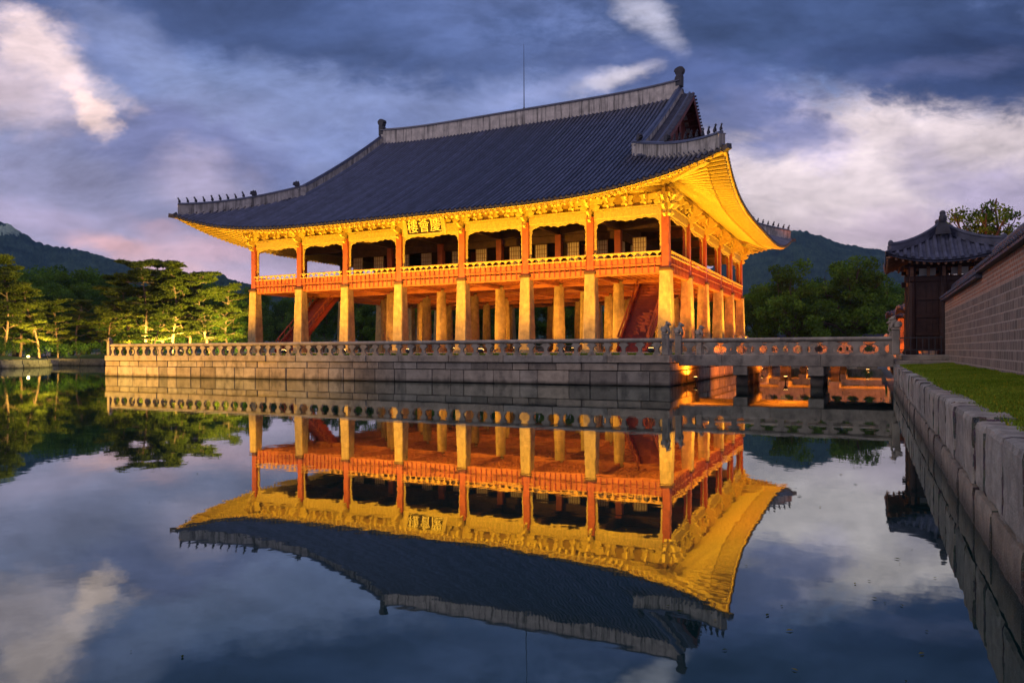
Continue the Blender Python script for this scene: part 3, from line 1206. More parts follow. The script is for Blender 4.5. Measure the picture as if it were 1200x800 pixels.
for (org, ud, nd, w, nm) in SIDES:
    O = Vector((org[0], org[1], 0))
    u = Vector((ud[0], ud[1], 0))
    n = Vector((nd[0], nd[1], 0))
    z = Vector((0, 0, 1))
    mt = Matrix(((u.x, n.x, 0, O.x), (u.y, n.y, 0, O.y), (0, 0, 1, 0), (0, 0, 0, 1)))
    # edge beam and skirt panel below the railing
    k = MB()
    k.box(.30, w - .30, -.14, .14, 6.42, 6.86, .015, mt)
    k.box(.24, w - .24, .15, .20, 6.52, 7.47, 0, mt)
    k.box(.24, w - .24, .202, .25, 7.02, 7.09, 0, mt)
    nb = max(6, int(w / .42))
    k.m = 1
    for q in range(nb + 1):
        x_ = .27 + (w - .54) * q / nb
        k.box(x_ - .03, x_ + .03, .205, .245, 6.50, 7.02, 0, mt)
        k.box(x_ - .035, x_ + .035, .205, .26, 7.09, 7.47, 0, mt)
    k.build('skirt_panel', [M['redboard'], M['stair']], pav)
    # railing
    k = MB()
    k.box(.24, w - .24, .17, .31, 7.475, 7.54, .01, mt)
    rl = k.build('railing', M['rail'], pav)
    k = MB()
    p0, p1 = mt @ Vector((.24, .30, 7.80)), mt @ Vector((w - .24, .30, 7.80))
    k.tube([p0, p1], .052, 8)
    k.build('handrail', M['rail'], rl)
    k = MB()
    nb = max(5, int(w / .52))
    for q in range(nb):
        x_ = .24 + (w - .48) * (q + .5) / nb
        k.prism([(-.035, 0), (.035, 0), (.04, .22), (.15, .30), (.10, .36), (.045, .40), (-.045, .40), (-.10, .36), (-.15, .30), (-.04, .22)],
                mt @ Vector((x_, .245, 7.42)), u, z, n, .05)
    k.build('lotus_supports', M['rail'], rl)
    # lintel beam + moulding + upper plank band
    k = MB()
    k.box(.22, w - .22, -.14, .14, 10.12, 10.66, .03, mt)
    k.box(.15, w - .15, -.22, .22, 10.665, 10.76, .01, mt)
    k.build('lintel', M['paint'], pav)
    k = MB()
    k.box(0, w, -.16, .16, 11.625, 11.86, .02, mt)
    k.box(0, w, -.20, .20, 12.08, 12.18, 0, mt)
    fp0, fp1 = mt @ Vector((0, 0, 12.02)), mt @ Vector((w, 0, 12.02))
    k.tube([fp0, fp1], .19, 10)
    k.build('purlin', M['paint'], pav)
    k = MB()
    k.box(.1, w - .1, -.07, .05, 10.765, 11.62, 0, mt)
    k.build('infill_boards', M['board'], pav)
    # carved fringe
    wv = wavy(w - .47, .1)
    k = MB()
    vs, fs = [], []
    for (t, d) in wv:
        x_ = .235 + (w - .47) * t
        for (yy_, zz_) in ((.03, 10.115), (.03, 10.115 - d), (-.03, 10.115 - d), (-.03, 10.115)):
            vs.append(mt @ Vector((x_, yy_, zz_)))
    for q in range(len(wv) - 1):
        for e in range(4):
            e2 = (e + 1) % 4
            fs.append((q * 4 + e, q * 4 + e2, q * 4 + 4 + e2, q * 4 + 4 + e))
    k.add(vs, fs)
    for sg in (0, 1):
        pts = []
        for q in range(17):
            zz_ = 9.75 - q * .122
            wd = .13 + .035 * abs(math.sin(q * 1.15)) + (.06 if q < 2 else 0)
            pts.append((zz_, wd))
        poly = [(.235, pts[0][0])] + [(.235 + wd, zz_) for zz_, wd in pts] + [(.235, pts[-1][0])]
        if sg:
            poly = [(w - a_, b_) for a_, b_ in poly][::-1]
        k.prism(poly, O, u, z, n, .05)
    k.build('carved_fringe', M['paint'], pav)
    # bracket ornaments between columns
    for q in range(3):
        k = MB()
        x_ = w * (q + 1) / 4
        k.prism([(.03, 0), (.30, .05), (.42, .16), (.34, .20), (.30, .34), (.50, .40), (.66, .56), (.52, .58), (.40, .84), (.03, .84)],
                mt @ Vector((x_, 0, 10.77)), n, z, u, .11)
        k.prism([(-.36, 0), (.36, 0), (.40, .22), (.27, .30), (.33, .5), (.45, .62), (.36, .68), (-.36, .68), (-.45, .62), (-.33, .5), (-.27, .30), (-.40, .22)],
                mt @ Vector((x_, .09, 10.77)), u, z, n, .07)
        k.build('bracket', M['rafter'], pav)
# column-head brackets
def head_bracket(X, Y, n):
    n = Vector(n).normalized()
    u = Vector((n.y, -n.x, 0))
    k = MB()
    k.prism([(-.3, .0), (.30, 0), (.50, .14), (.42, .26), (.36, .42), (.62, .46), (.84, .64), (.70, .72), (.50, .86), (.84, .96), (1.08, 1.16), (.96, 1.20),
             (.74, 1.46), (.5, 1.72), (-.3, 1.72)], (X, Y, 9.95), n, (0, 0, 1), u, .17)
    k.prism([(-.62, .34), (.62, .34), (.70, .52), (.52, .60), (.6, .8), (-.6, .8), (-.52, .60), (-.70, .52)], Vector((X, Y, 10.42)) + n * .28, u, (0, 0, 1), n, .09)
    k.prism([(-.85, .62), (.85, .62), (.96, .84), (.7, .98), (-.7, .98), (-.96, .84)], Vector((X, Y, 10.42)) + n * .42, u, (0, 0, 1), n, .09)
    k.build('column_bracket', M['rafter'], pav)


for i, X in enumerate(XS):
    for Y, ny in ((0, -1), (LY, 1)):
        if 0 < i < 7:
            head_bracket(X, Y, (0, ny, 0))
        else:
            sx = 1 if i == 0 else -1
            head_bracket(X, Y, (sx, ny, 0))
            head_bracket(X + .02 * sx, Y, (sx, 0, 0))
            head_bracket(X, Y + .02 * ny, (0, ny, 0))
for j in range(1, 5):
    head_bracket(0, YS[j], (1, 0, 0))
    head_bracket(-LX, YS[j], (-1, 0, 0))

# interior: ceiling, inner lintels, hanging doors, paper screens
k = MB()
k.box(-LX + .2, -.2, .2, LY - .2, 11.0, 11.06)
k.build('upper_ceiling', M['darkwood'], pav)
k = MB()
for X in XS[1:-1]:
    k.box(X - .14, X + .14, .2, LY - .2, 10.3, 10.9)
for Y in YS[1:-1]:
    k.box(-LX + .2, -.2, Y - .14, Y + .14, 10.3, 10.9)
k.build('ceiling_beams', M['darkwood'], pav)


def screen(x0, x1, y, z0, z1, axis='x', mat_='paper', name='paper_screen'):
    k = MB()
    if axis == 'x':
        k.box(x0, x1, y - .03, y + .03, z0, z1, .005)
        if mat_ == 'paper':
            k.m = 1
            for q in range(0, 6):
                xx_ = x0 + .03 + (x1 - x0 - .06) * q / 5
                k.box(xx_ - .018, xx_ + .018, y - .05, y - .031, z0, z1)
            for q in range(0, 8):
                zz_ = z0 + .03 + (z1 - z0 - .06) * q / 7
                k.box(x0, x1, y - .056, y - .0505, zz_ - .018, zz_ + .018)
            k.box(x0, x1, y - .056, y - .0505, z0, z0 + .5)
    else:
        k.box(y - .03, y + .03, x0, x1, z0, z1, .005)
    return k.build(name, [M[mat_], M['gatetrim']] if mat_ == 'paper' and axis == 'x' else M[mat_], pav)


# inner ring of lintels and hung-up doors
for Y in (YS[1], YS[4]):
    for i in range(1, 6):
        screen(XS[i + 1] + .25, XS[i] - .25, Y, 9.75, 10.28, 'x', 'darkwood', 'hung_doors')
for X in (XS[1], XS[6]):
    for j in range(1, 4):
        screen(YS[j] + .25, YS[j + 1] - .25, X, 9.75, 10.28, 'y', 'darkwood', 'hung_doors')
# folded pale screens either side of inner columns
for i in range(1, 6):
    mid = (XS[i] + XS[i + 1]) / 2
    for dx in (-1.25, .95):
        screen(mid + dx - .5, mid + dx + .5, YS[1] + .15, 7.2, 9.72, 'x')
screen(-3.9, -2.9, YS[1] + .15, 7.2, 9.72, 'x')
screen(-1.6, -1.05, YS[2] + .15, 7.2, 9.6, 'x')
for j in range(1, 4):
    mid = (YS[j] + YS[j + 1]) / 2
    for dx in (-1.3, 1.3):
        screen(mid + dx - .5, mid + dx + .5, XS[1] - .15, 7.2, 9.72, 'y')
# closed dark wooden doors of the central room
k = MB()
k.box(XS[5], XS[1], YS[2] - .05, YS[2] + .05, 7.16, 10.3)
k.box(XS[1] - .05, XS[1] + .05, YS[2], YS[4], 7.16, 10.3)
k.build('inner_doors', M['darkwood'], pav)

# staircases
for xc in (-2.45, -32.0):
    st = empty('staircase', (xc, 0.9, ZD + .1))
    st.parent = pav
    steps = MB()
    n = 24
    run, rise = 5.9, 5.35
    for q in range(n):
        y_ = run * q / n
        z_ = rise * (q + 1) / n
        steps.box(-.92, .92, y_, y_ + run / n + .03, z_ - .05, z_)
        steps.box(-.92, .92, y_ + .02, y_ + .04, z_ - rise / n, z_ - .05)
    steps.build('steps', M['stair'], st)
    for sg in (-1, 1):
        k = MB()
        k.bar((sg * .97, -.1, .05), (sg * .97, run, rise), .09, .42)
        k.build('stringer', M['stair'], st)
        k = MB()
        k.bar((sg * .97, -.05, 1.0), (sg * .97, run - .5, rise + .45), .08, .08)
        for q in range(9):
            y_ = run * (q + .4) / 9
            zz = rise * y_ / run
            if y_ < run - .5:
                k.bar((sg * .97, y_, zz), (sg * .97, y_, zz + .98), .06, .06, (1, 0, 0))
        k.bar((sg * .97, -.05, .5), (sg * .97, run - .5, rise - .05), .06, .06)
        k.build('stair_railing', M['red'], st)

# signboard
sgn = empty('signboard', (-17.05, -1.22, 10.98))
sgn.parent = pav
sgn.rotation_euler = (R(15), 0, 0)
k = MB()
k.box(-1.45, 1.45, -.03, .03, -.98, .0)
k.build('panel', M['signboard'], sgn)
k = MB()
k.bar((-1.5, -.04, -1.1), (-1.5, -.04, .12), .12, .12, (0, 1, 0))
k.bar((1.5, -.04, -1.1), (1.5, -.04, .12), .12, .12, (0, 1, 0))
k.bar((-1.6, -.04, .05), (1.6, -.04, .05), .12, .12)
k.bar((-1.6, -.04, -1.02), (1.6, -.04, -1.02), .12, .12)
for sg in (-1, 1):
    k.prism([(0, 0), (.22, -.10), (.30, .3), (.20, 1.05), (.06, 1.15)], (sg * 1.52, -.06, -1.05), (sg, 0, 0), (0, 0, 1), (0, 1, 0), .06)
k.build('frame', M['paint'], sgn)
fc = bpy.data.curves.new('lettering', 'FONT')
fc.body = '樓會慶'
fc.size = .96
fc.extrude = .006
fc.offset = .0
fc.align_x = 'CENTER'
fc.align_y = 'CENTER'
fo = bpy.data.objects.new('lettering', fc)
COL.objects.link(fo)
bpy.context.view_layer.update()
me = bpy.data.meshes.new_from_object(fo.evaluated_get(bpy.context.evaluated_depsgraph_get()))
bpy.data.objects.remove(fo)
me.materials.clear()
me.materials.append(M['gilt'])
lo = bpy.data.objects.new('lettering', me)
COL.objects.link(lo)
lo.parent = sgn
lo.location = (0, -.06, -.5)
lo.rotation_euler = (R(90), 0, 0)

# ------------------------------------------------------------------ roof
HX, HY = LX / 2 + OV, LY / 2 + OV
VX = 15.9            # half-length to the verge
GXH = 14.6           # half-length to the gable wall
EB = 10.78


def lift(c):
    return 1.87 * max(0.0, 1 - c / 18.0) ** 3.6


def gz(t):
    return .47 * t + .0067 * t * t


def bulge(c, t):
    return -.40 * (1 - max(0.0, 1 - c / 16.0) ** 3) * max(0.0, 1 - t / 6.0)


class Side:
    def __init__(s, o, ux, nx, hc, H):
        s.o, s.u, s.n, s.hc, s.H = Vector(o), Vector(ux), Vector(nx), hc, H

    def P(s, a, w, z):
        q = s.o + s.u * a + s.n * w
        return Vector((q.x, q.y, z))

    def roof(s, a, t, dz=0.0):
        c = max(0, s.H - abs(a))
        return s.P(a, OV - t + bulge(c, t), EB + lift(c) + gz(t) + dz)


FRONT = Side((MX, 0, 0), (1, 0, 0), (0, -1, 0), LX / 2, HX)
EAST = Side((0, MY, 0), (0, 1, 0), (1, 0, 0), LY / 2, HY)
BACK = Side((MX, LY, 0), (-1, 0, 0), (0, 1, 0), LX / 2, HX)
WEST = Side((-LX, MY, 0), (0, -1, 0), (-1, 0, 0), LY / 2, HY)

roofm = MB()
chan = []
ends = MB()
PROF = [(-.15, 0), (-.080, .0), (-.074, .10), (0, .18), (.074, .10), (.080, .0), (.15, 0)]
for sd in (FRONT, BACK, EAST, WEST):
    long_ = sd in (FRONT, BACK)
    nrow = int(round(2 * sd.H / .37))
    st_ = 2 * sd.H / nrow
    for r in range(nrow):
        a = -sd.H + st_ * (r + .5)
        c = sd.H - abs(a)
        if long_:
            tm = c + .1 if abs(a) > VX else 18.68
            if VX - .85 < abs(a) <= VX:
                tm = min(18.68, c + .1)
                if tm > sd.H - VX + .4:
                    tm = c + .1
        else:
            tm = min(c + .1, sd.H - (LX / 2 + OV - GXH) + 99)
            tm = min(c + .1, LX / 2 + OV - GXH)
        if long_ and abs(a) <= VX:
            tm = 18.68 if abs(a) <= VX - .85 else 18.68
        nseg = max(1, int(tm / .9))
        t0 = random.uniform(.7, 1.25)
        roofm.cur = (t0, t0, t0)
        vs, fs = [], []
        for k in range(nseg + 1):
            t = tm * k / nseg
            for (pa, pz) in PROF:
                vs.append(sd.roof(a + pa * st_ / .30, t, pz))
        m7 = len(PROF)
        for k in range(nseg):
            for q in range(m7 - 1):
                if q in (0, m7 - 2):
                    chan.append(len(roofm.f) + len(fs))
                fs.append((k * m7 + q, k * m7 + q + 1, k * m7 + m7 + q + 1, k * m7 + m7 + q))
        roofm.add(vs, fs)
        # round end tile and drooping edge tile
        p = sd.roof(a, 0, .035)
        vs = []
        for k in range(8):
            th = math.pi / 4 * k
            vs.append(p + sd.u * .088 * math.cos(th) + Vector((0, 0, .088 * math.sin(th))) + sd.n * .03)
        vs += [v - sd.n * .06 for v in vs]
        ends.add(vs, [tuple(range(8))] + [(k, 8 + k, 8 + (k + 1) % 8, (k + 1) % 8) for k in range(8)])
        p = sd.roof(a + st_ / 2, 0, 0)
        ends.prism([(-.10, .02), (.10, .02), (.07, -.09), (0, -.13), (-.07, -.09)], p + sd.n * .02, sd.u, (0, 0, 1), sd.n, .03)
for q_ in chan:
    roofm.t[q_] = tuple(c_ * .34 for c_ in roofm.t[q_])  # shade of the channels between tile rows is put into the tint
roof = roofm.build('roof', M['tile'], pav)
ends.build('eave_end_tiles', M['tile_end'], roof)

# verge tiles running outward beyond the descending ridges, barge boards, gables
for sx, gs in ((1, EAST), (-1, WEST)):
    gab = MB()
    for sd in (FRONT, BACK):
        sg = sx if sd is FRONT else -sx
        verge, barge = MB(), MB()
        t = sd.H - VX + .2
        while t < 18.6:
            pts = []
            for q in range(4):
                av = VX - .95 + q * .36
                p = sd.roof(sg * av, t, .16 - .06 * q)
                pts.append(p)
            verge.tube(pts, .085, 6)
            t += .27
        up_, dn_ = [], []
        for k in range(13):
            t = (sd.H - VX - .3) + (18.7 - (sd.H - VX - .3)) * k / 12
            up_.append(sd.roof(sg * (VX - .02), t, .02))
            dn_.append(sd.roof(sg * (VX - .02), t, -.62))
        vs = up_ + dn_ + [p - sd.u * .09 * sg for p in up_ + dn_]
        fs = []
        for k in range(12):
            fs += [(k, k + 1, 13 + k + 1, 13 + k), (26 + k, 26 + 13 + k, 26 + 13 + k + 1, 26 + k + 1), (13 + k, 13 + k + 1, 39 + k + 1, 39 + k), (k, 26 + k, 26 + k + 1, k + 1)]
        barge.add(vs, fs)
        # rafters under the verge
        t = sd.H - VX + .6
        while t < 18.2:
            barge.bar(sd.roof(sg * (GXH - .1), t, -.18), sd.roof(sg * (VX - .12), t, -.18), .14, .14)
            t += .55
        # soffit sheet under verge
        vs = []
        for k in range(13):
            t = (sd.H - VX - .3) + (18.7 - (sd.H - VX - .3)) * k / 12
            vs += [sd.roof(sg * (GXH - .3), t, -.08), sd.roof(sg * (VX - .03), t, -.08)]
        barge.add(vs, [(2 * k, 2 * k + 1, 2 * k + 3, 2 * k + 2) for k in range(12)])
        verge.build('verge_tiles', M['tile_old'], roof)
        barge.build('barge_board', M['gable'], roof)
    # gable wall
    gx_ = MX + sx * GXH
    L_, R_ = [], []
    for k in range(13):
        t = (HX - GXH - 1.0) + (18.7 - (HX - GXH - 1.0)) * k / 12
        p = FRONT.roof(sx * GXH, t, -.1)
        L_.append((p.y, p.z))
    Rr = [(2 * MY - y, z) for y, z in L_]
    poly = L_ + Rr[::-1][1:]
    gab.prism(poly, (gx_, 0, 0), (0, 1, 0), (0, 0, 1), (1, 0, 0), .12)
    # battens, pegs and a carved pendant
    for k in range(-22, 23):
        y_ = MY + k * .38
        t = 18.7 - abs(k * .38)
        z1 = FRONT.roof(sx * GXH, t, -.3).z
        z0 = EB + gz(HX - GXH) + .1
        if z1 > z0 + .3:
            gab.box(gx_ + sx * .06 - .03, gx_ + sx * .06 + .03, y_ - .035, y_ + .035, z0, z1)
    gab.prism([(-.5, 0), (-.2, -.5), (-.35, -.9), (0, -1.5), (.35, -.9), (.2, -.5), (.5, 0), (0, .5)], (gx_ + sx * .16, MY, 20.4), (0, 1, 0), (0, 0, 1), (1, 0, 0), .06)
    # low tiled sill along the gable foot with short uprights
    zz = EB + gz(HX - GXH)
    y_ = MY - 10.4
    while y_ < MY + 10.5:
        gab.box(gx_ + sx * .5 - .09, gx_ + sx * .5 + .09, y_ - .06, y_ + .06, zz - .2, zz + .55)
        y_ += .62
    gab.build('gable_wall', M['gable'], roof)

# main ridge
N = 40
pts = []
for k in range(N + 1):
    a = -14.75 + 29.5 * k / N
    pts.append(FRONT.roof(a, 18.7, -.12))
k_ = MB()
k_.ribbon(pts, .50, 1.30)
rid = k_.build('main_ridge', M['plaster'], roof)
k_ = MB()
k_.ribbon([p + Vector((0, 0, 1.302)) for p in pts], .66, .07)
k_.tube([p + Vector((0, 0, 1.44)) for p in pts], .13, 8)
k_.build('ridge_cap_tiles', M['tile'], roof)


def hipribbon(pf, n, w, h, name):
    pts = [pf(i / n) for i in range(n + 1)]
    a_ = MB()
    a_.ribbon([p - Vector((0, 0, .15)) for p in pts], w, h + .15 - .1)
    a_.build(name, M['hip_plaster'], roof)
    b_ = MB()
    b_.ribbon([p + Vector((0, 0, h - .098)) for p in pts], w + .12, .05)
    b_.tube([p + Vector((0, 0, h)) for p in pts], .10, 8)
    b_.build('ridge_cap_tiles', M['tile'], roof)
    return pts


def dragon(p, d, s=1.0, name='ridge_ornament', mt_='tile_end'):
    """blocky dragon-head finial facing d"""
    d = Vector(d).normalized()
    u = Vector((d.y, -d.x, 0))
    a_ = MB()
    poly = [(-.30, 0), (.26, 0), (.30, .12), (.52, .20), (.56, .32), (.36, .36), (.50, .46), (.40, .60), (.22, .58), (.10, .78), (-.06, .64), (-.24, .74), (-.34, .50), (-.40, .25)]
    a_.prism([(x * s, y * s) for x, y in poly], p, d, (0, 0, 1), u, .30 * s)
    a_.prism([(x * s * .8, y * s * .8 + .05 * s) for x, y in poly], p, d, (0, 0, 1), u, .42 * s)
    return a_.build(name, M[mt_], roof)


def owl(p, d, s=1.0):
    """tall end ornament of the main ridge"""
    d = Vector(d).normalized()
    u = Vector((d.y, -d.x, 0))
    a_ = MB()
    poly = [(-.42, -.7), (.34, -.7), (.36, .35), (.30, .55), (.46, .72), (.52, 1.0), (.34, 1.22), (.05, 1.30), (-.20, 1.22), (-.42, 1.12), (-.52, .88), (-.34, .78), (-.40, .62), (-.28, .45), (-.44, .2)]
    a_.prism([(x * s, y * s) for x, y in poly], p, d, (0, 0, 1), u, .46 * s)
    a_.prism([(x * s * .8, y * s * .9) for x, y in poly], p, d, (0, 0, 1), u, .62 * s)
    return a_.build('ridge_ornament', M['tile_end'], roof)


for sx in (1, -1):
    p = FRONT.roof(sx * 14.75, 18.7, 1.35)
    owl((p.x, p.y, p.z - .05), (sx, 0, 0), .82)

FIG = None
for sx in (1, -1):
    for sy in (-1, 1):
        sd = FRONT if sy < 0 else BACK
        sg = sx if sd is FRONT else -sx
        hipribbon(lambda f: sd.roof(sg * 14.75, 18.55 - (18.55 - 6.7) * f), 16, .42, .78, 'descending_ridge')
        c0 = FRONT.roof  # hip
        def hp(f, sd=sd, sg=sg):
            t = 7.3 + (.30 - 7.3) * f
            return sd.roof(sg * (sd.H - t), t) + Vector((0, 0, .0))
        pts = hipribbon(hp, 14, .40, .86, 'hip_ridge')
        d = (pts[-1] - pts[0])
        d.z = 0
        dragon(hp(0.07) + Vector((0, 0, .95)), d, .62)
        dragon(hp(.42) + Vector((0, 0, .95)), d, .6)
        for q in range(9):
            f = .50 + .485 * q / 8
            p = hp(f) + Vector((0, 0, .96))
            if FIG is None:
                a_ = MB()
                a_.ball((0, 0, .12), .10, .08, .13, 7, 5)
                a_.ball((.03, 0, .25), .07, .06, .10, 7, 5)
                a_.ball((.07, 0, .36), .06, .05, .055, 7, 5)
                a_.lathe([(.10, 0), (.03, .03), (.01, .08)], (.07, 0, .39), 7)
                a_.tube([(.05, .07, .2), (.11, .05, .05)], .025, 5)
                a_.tube([(.05, -.07, .2), (.11, -.05, .05)], .025, 5)
                FIG = a_.build('roof_figurine', M['tile_end'], roof)
                o = FIG
            else:
                o = FIG.copy()
                COL.objects.link(o)
                o.parent = roof
            o.location = p
            s_ = random.uniform(.85, 1.1)
            o.scale = (s_, s_, s_)
            o.rotation_euler = (0, random.uniform(0, .25), math.atan2(d.y, d.x))
# lightning rod
k_ = MB()
k_.tube([(-16.4, MY, 23.1), (-16.4, MY, 26.0), (-16.4, MY, 29.1)], [.045, .03, .014], 6)
k_.lathe([(.12, 0), (.12, .15), (.05, .3)], (-16.4, MY, 23.15), 8)
k_.build('lightning_rod', M['iron'], roof)

# ------------------------------------------------------------------ eaves: rafters, boards, corner beams
eav = empty('eaves', (0, 0, 0))
eav.parent = pav


def rail_s(sd, a, f):
    """position along the wall for a rafter whose tip is at a, at fraction f of its length"""
    s0 = sd.hc - 3.2
    ab = abs(a)
    ain = ab if ab < s0 else s0 + (ab - s0) * (sd.hc - s0) / (sd.H - s0)
    return math.copysign(ain + (ab - ain) * f, a)


def eave_pt(sd, a, w, dz=0.0, fly=False):
    c = max(0.0, sd.H - abs(a))
    ow = OV + bulge(c, 0)
    f = w / ow
    s = rail_s(sd, a, f)
    ez = EB + lift(c)
    zr = ez - .13
    wr = 3.05
    if fly:
        z = zr + .20 + (ez - .20 - zr - .20) * (w - 2.5) / (ow - .15 - 2.5)
    else:
        z = 12.30 + (zr - 12.30) * min(w, 9) / (wr * ow / OV)
    return sd.P(s, w, z + dz)


def rafter_mb(sd, a, kind):
    m_ = MB()
    c = max(0.0, sd.H - abs(a))
    ow = OV + bulge(c, 0)
    if kind == 0:
        m_.tube([eave_pt(sd, a, -.1), eave_pt(sd, a, 3.05 * ow / OV)], [.10, .085], 8)
    else:
        m_.bar(eave_pt(sd, a, 2.5, 0, True), eave_pt(sd, a, ow - .16, 0, True), .12, .13)
    return m_


allr = []
for sd in (FRONT, EAST, BACK, WEST):
    nr = int(round(2 * sd.H / .43))
    for r in range(nr):
        a = -sd.H + 2 * sd.H * (r + .5) / nr
        if sd.H - abs(a) < .3:
            continue
        p = sd.P(a, 3, 11)
        vis = sd in (FRONT, EAST)
        allr.append(((p - Vector((CX, CY, CZ))).length + (0 if vis else 500), sd, a))
allr.sort(key=lambda q: q[0])
rest = [MB(), MB()]
for i, (d_, sd, a) in enumerate(allr):
    for kind in (0, 1):
        m_ = rafter_mb(sd, a, kind)
        if i < 100:
            m_.build(('rafter', 'flying_rafter')[kind], M['rafter'], eav)
        else:
            rest[kind].add(m_.v, m_.f)
for kind in (0, 1):
    o = rest[kind].build(('rafters', 'flying_rafters')[kind], M['rafter'], eav)
    o['kind'] = 'stuff'
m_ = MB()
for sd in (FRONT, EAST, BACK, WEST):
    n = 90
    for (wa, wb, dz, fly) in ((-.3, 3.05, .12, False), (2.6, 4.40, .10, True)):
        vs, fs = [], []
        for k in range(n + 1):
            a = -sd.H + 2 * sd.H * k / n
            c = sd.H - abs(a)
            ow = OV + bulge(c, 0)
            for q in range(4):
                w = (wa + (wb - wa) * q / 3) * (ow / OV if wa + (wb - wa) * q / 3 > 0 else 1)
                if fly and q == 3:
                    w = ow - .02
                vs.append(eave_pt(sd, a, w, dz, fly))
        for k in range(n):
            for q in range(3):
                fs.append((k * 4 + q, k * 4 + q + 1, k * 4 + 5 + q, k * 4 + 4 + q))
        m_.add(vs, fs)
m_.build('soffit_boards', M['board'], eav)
m_ = MB()
for sd in (FRONT, EAST, BACK, WEST):
    n = 90
    for (w_, dz, hh, th, fly) in ((3.0, .10, .13, .10, False), (4.30, .075, .10, .10, True)):
        pts = []
        for k in range(n + 1):
            a = -sd.H + 2 * sd.H * k / n
            ow = OV + bulge(sd.H - abs(a), 0)
            pts.append(eave_pt(sd, a, w_ * ow / OV, dz, fly))
        m_.ribbon(pts, th, hh)
m_.build('eave_fascias', M['rafter'], eav)
for sx, sy, ox, oy in ((1, -1, 0, 0), (-1, -1, -LX, 0), (1, 1, 0, LY), (-1, 1, -LX, LY)):
    m_ = MB()
    e = EB + lift(0)
    m_.bar((ox - sx * .4, oy - sy * .4, 12.10), (ox + sx * 3.2, oy + sy * 3.2, e - .22), .34, .44)
    m_.bar((ox + sx * 1.6, oy + sy * 1.6, 12.48), (ox + sx * 4.3, oy + sy * 4.3, e - .13), .26, .28)
    cb_ = m_.build('corner_beam', M['paint'], eav)
    m_ = MB()
    m_.bar((ox + sx * 4.25, oy + sy * 4.25, e - .125), (ox + sx * 4.62, oy + sy * 4.62, e - .05), .29, .29)
    m_.build('beam_end_tile', M['tile_end'], eav)

# ------------------------------------------------------------------ gatehouse at the bank end of the bridge
def small_tiled_roof(mbb, cx, cy, hx, hy, z_e, z_r, ridge, up=.45, sp=.30, rad=.085):
    """hipped tiled roof, ridge along Y; rows as tubes over a base sheet"""
    def surf(side, s, t):
        H = hy if side in 'EW' else hx
        D = hx
        lf = up * max(0, 1 - (H - abs(s)) / 2.2) ** 2
        z = z_e + lf + (z_r - z_e) * (.72 * (t / D) + .28 * (t / D) ** 2)
        if side == 'E':
            return Vector((cx + hx - t, cy + s, z))
        if side == 'W':
            return Vector((cx - hx + t, cy + s, z))
        if side == 'S':
            return Vector((cx + s, cy - hy + t, z))
        return Vector((cx + s, cy + hy - t, z))
    for side in 'EWSN':
        H = hy if side in 'EW' else hx
        n = int(round(2 * H / sp))
        for r in range(n):
            s = -H + 2 * H * (r + .5) / n
            tm = min(hx, H - abs(s) + .05) if side in 'EW' else min(H - abs(s) + .05, hy - ridge if hy - ridge < hx else hx)
            k = max(2, int(tm / .5) + 1)
            pts = [surf(side, s, tm * q / (k - 1)) + Vector((0, 0, .04)) for q in range(k)]
            t_ = random.uniform(.8, 1.2)
            mbb.cur = (t_, t_, t_)
            mbb.tube(pts, rad, 7)
            w_ = 2 * H / n / 2
            vs = []
            for q in range(k):
                for e in (-w_, w_):
                    vs.append(surf(side, s + e, tm * q / (k - 1)))
            mbb.add(vs, [(2 * q, 2 * q + 1, 2 * q + 3, 2 * q + 2) for q in range(k - 1)])
            vs = [v - Vector((0, 0, .10)) for v in vs]
            mbb.add(vs, [(2 * q, 2 * q + 1, 2 * q + 3, 2 * q + 2) for q in range(k - 1)])
    return surf


gate = empty('gatehouse', (14.3, -5.4, 1.43))
tag(gate, 'dark timber gatehouse with curved tiled roof at the bank end of the bridge', 'gatehouse')
go = Vector((-14.3, 5.4, -1.43))


def gb(m_, name, mk, par=None, smooth=False):
    m_.v = [(p[0] + go.x, p[1] + go.y, p[2] + go.z) for p in m_.v]
    return m_.build(name, M[mk], par or gate, smooth)


gy0, gy1, gx0, gx1 = -7.0, -3.8, 13.05, 15.55
m_ = MB()
sf = small_tiled_roof(m_, 14.3, -5.4, 2.32, 2.9, 5.55, 7.15, .9)
groof = gb(m_, 'roof', 'tile_old')
m_ = MB()
m_.ribbon([(14.3, -5.4 - 1.3, 6.95), (14.3, -5.4, 6.88), (14.3, -5.4 + 1.3, 6.95)], .30, .42)
m_.tube([(14.3, -6.8, 7.42), (14.3, -5.4, 7.34), (14.3, -4.0, 7.42)], .11, 8)
m_.build('ridge', M['tile_old'], groof).location = go
for sx in (-1, 1):
    for sy in (-1, 1):
        m_ = MB()
        pts = []
        for k in range(7):
            t = 2.2 - 2.05 * k / 6
            p = sf('S' if sy < 0 else 'N', sx * (2.32 - t), t)
            pts.append(p + Vector((0, 0, .02)))
        m_.ribbon(pts, .22, .26)
        m_.tube([p + Vector((0, 0, .32)) for p in pts], .085, 7)
        p = pts[-1]
        m_.ball((p.x - sx * .05, p.y - sy * .05, p.z + .36), .12, .12, .16, 7, 5)
        m_.build('hip_ridge', M['tile_old'], groof).location = go
for sy in (-1, 1):
    m_ = MB()
    m_.ball((14.3, -5.4 + sy * 1.38, 7.55), .17, .17, .24, 8, 6)
    m_.ball((14.3, -5.4 + sy * 1.30, 7.80), .13, .12, .14, 8, 6)
    m_.prism([(-.32, -.1), (.32, -.1), (.22, .34), (0, .50), (-.22, .34)], (14.3, -5.4 + sy * 1.42, 6.95), (1, 0, 0), (0, 0, 1), (0, 1, 0), .10)
    m_.build('ridge_ornament', M['tile_end'], groof).location = go
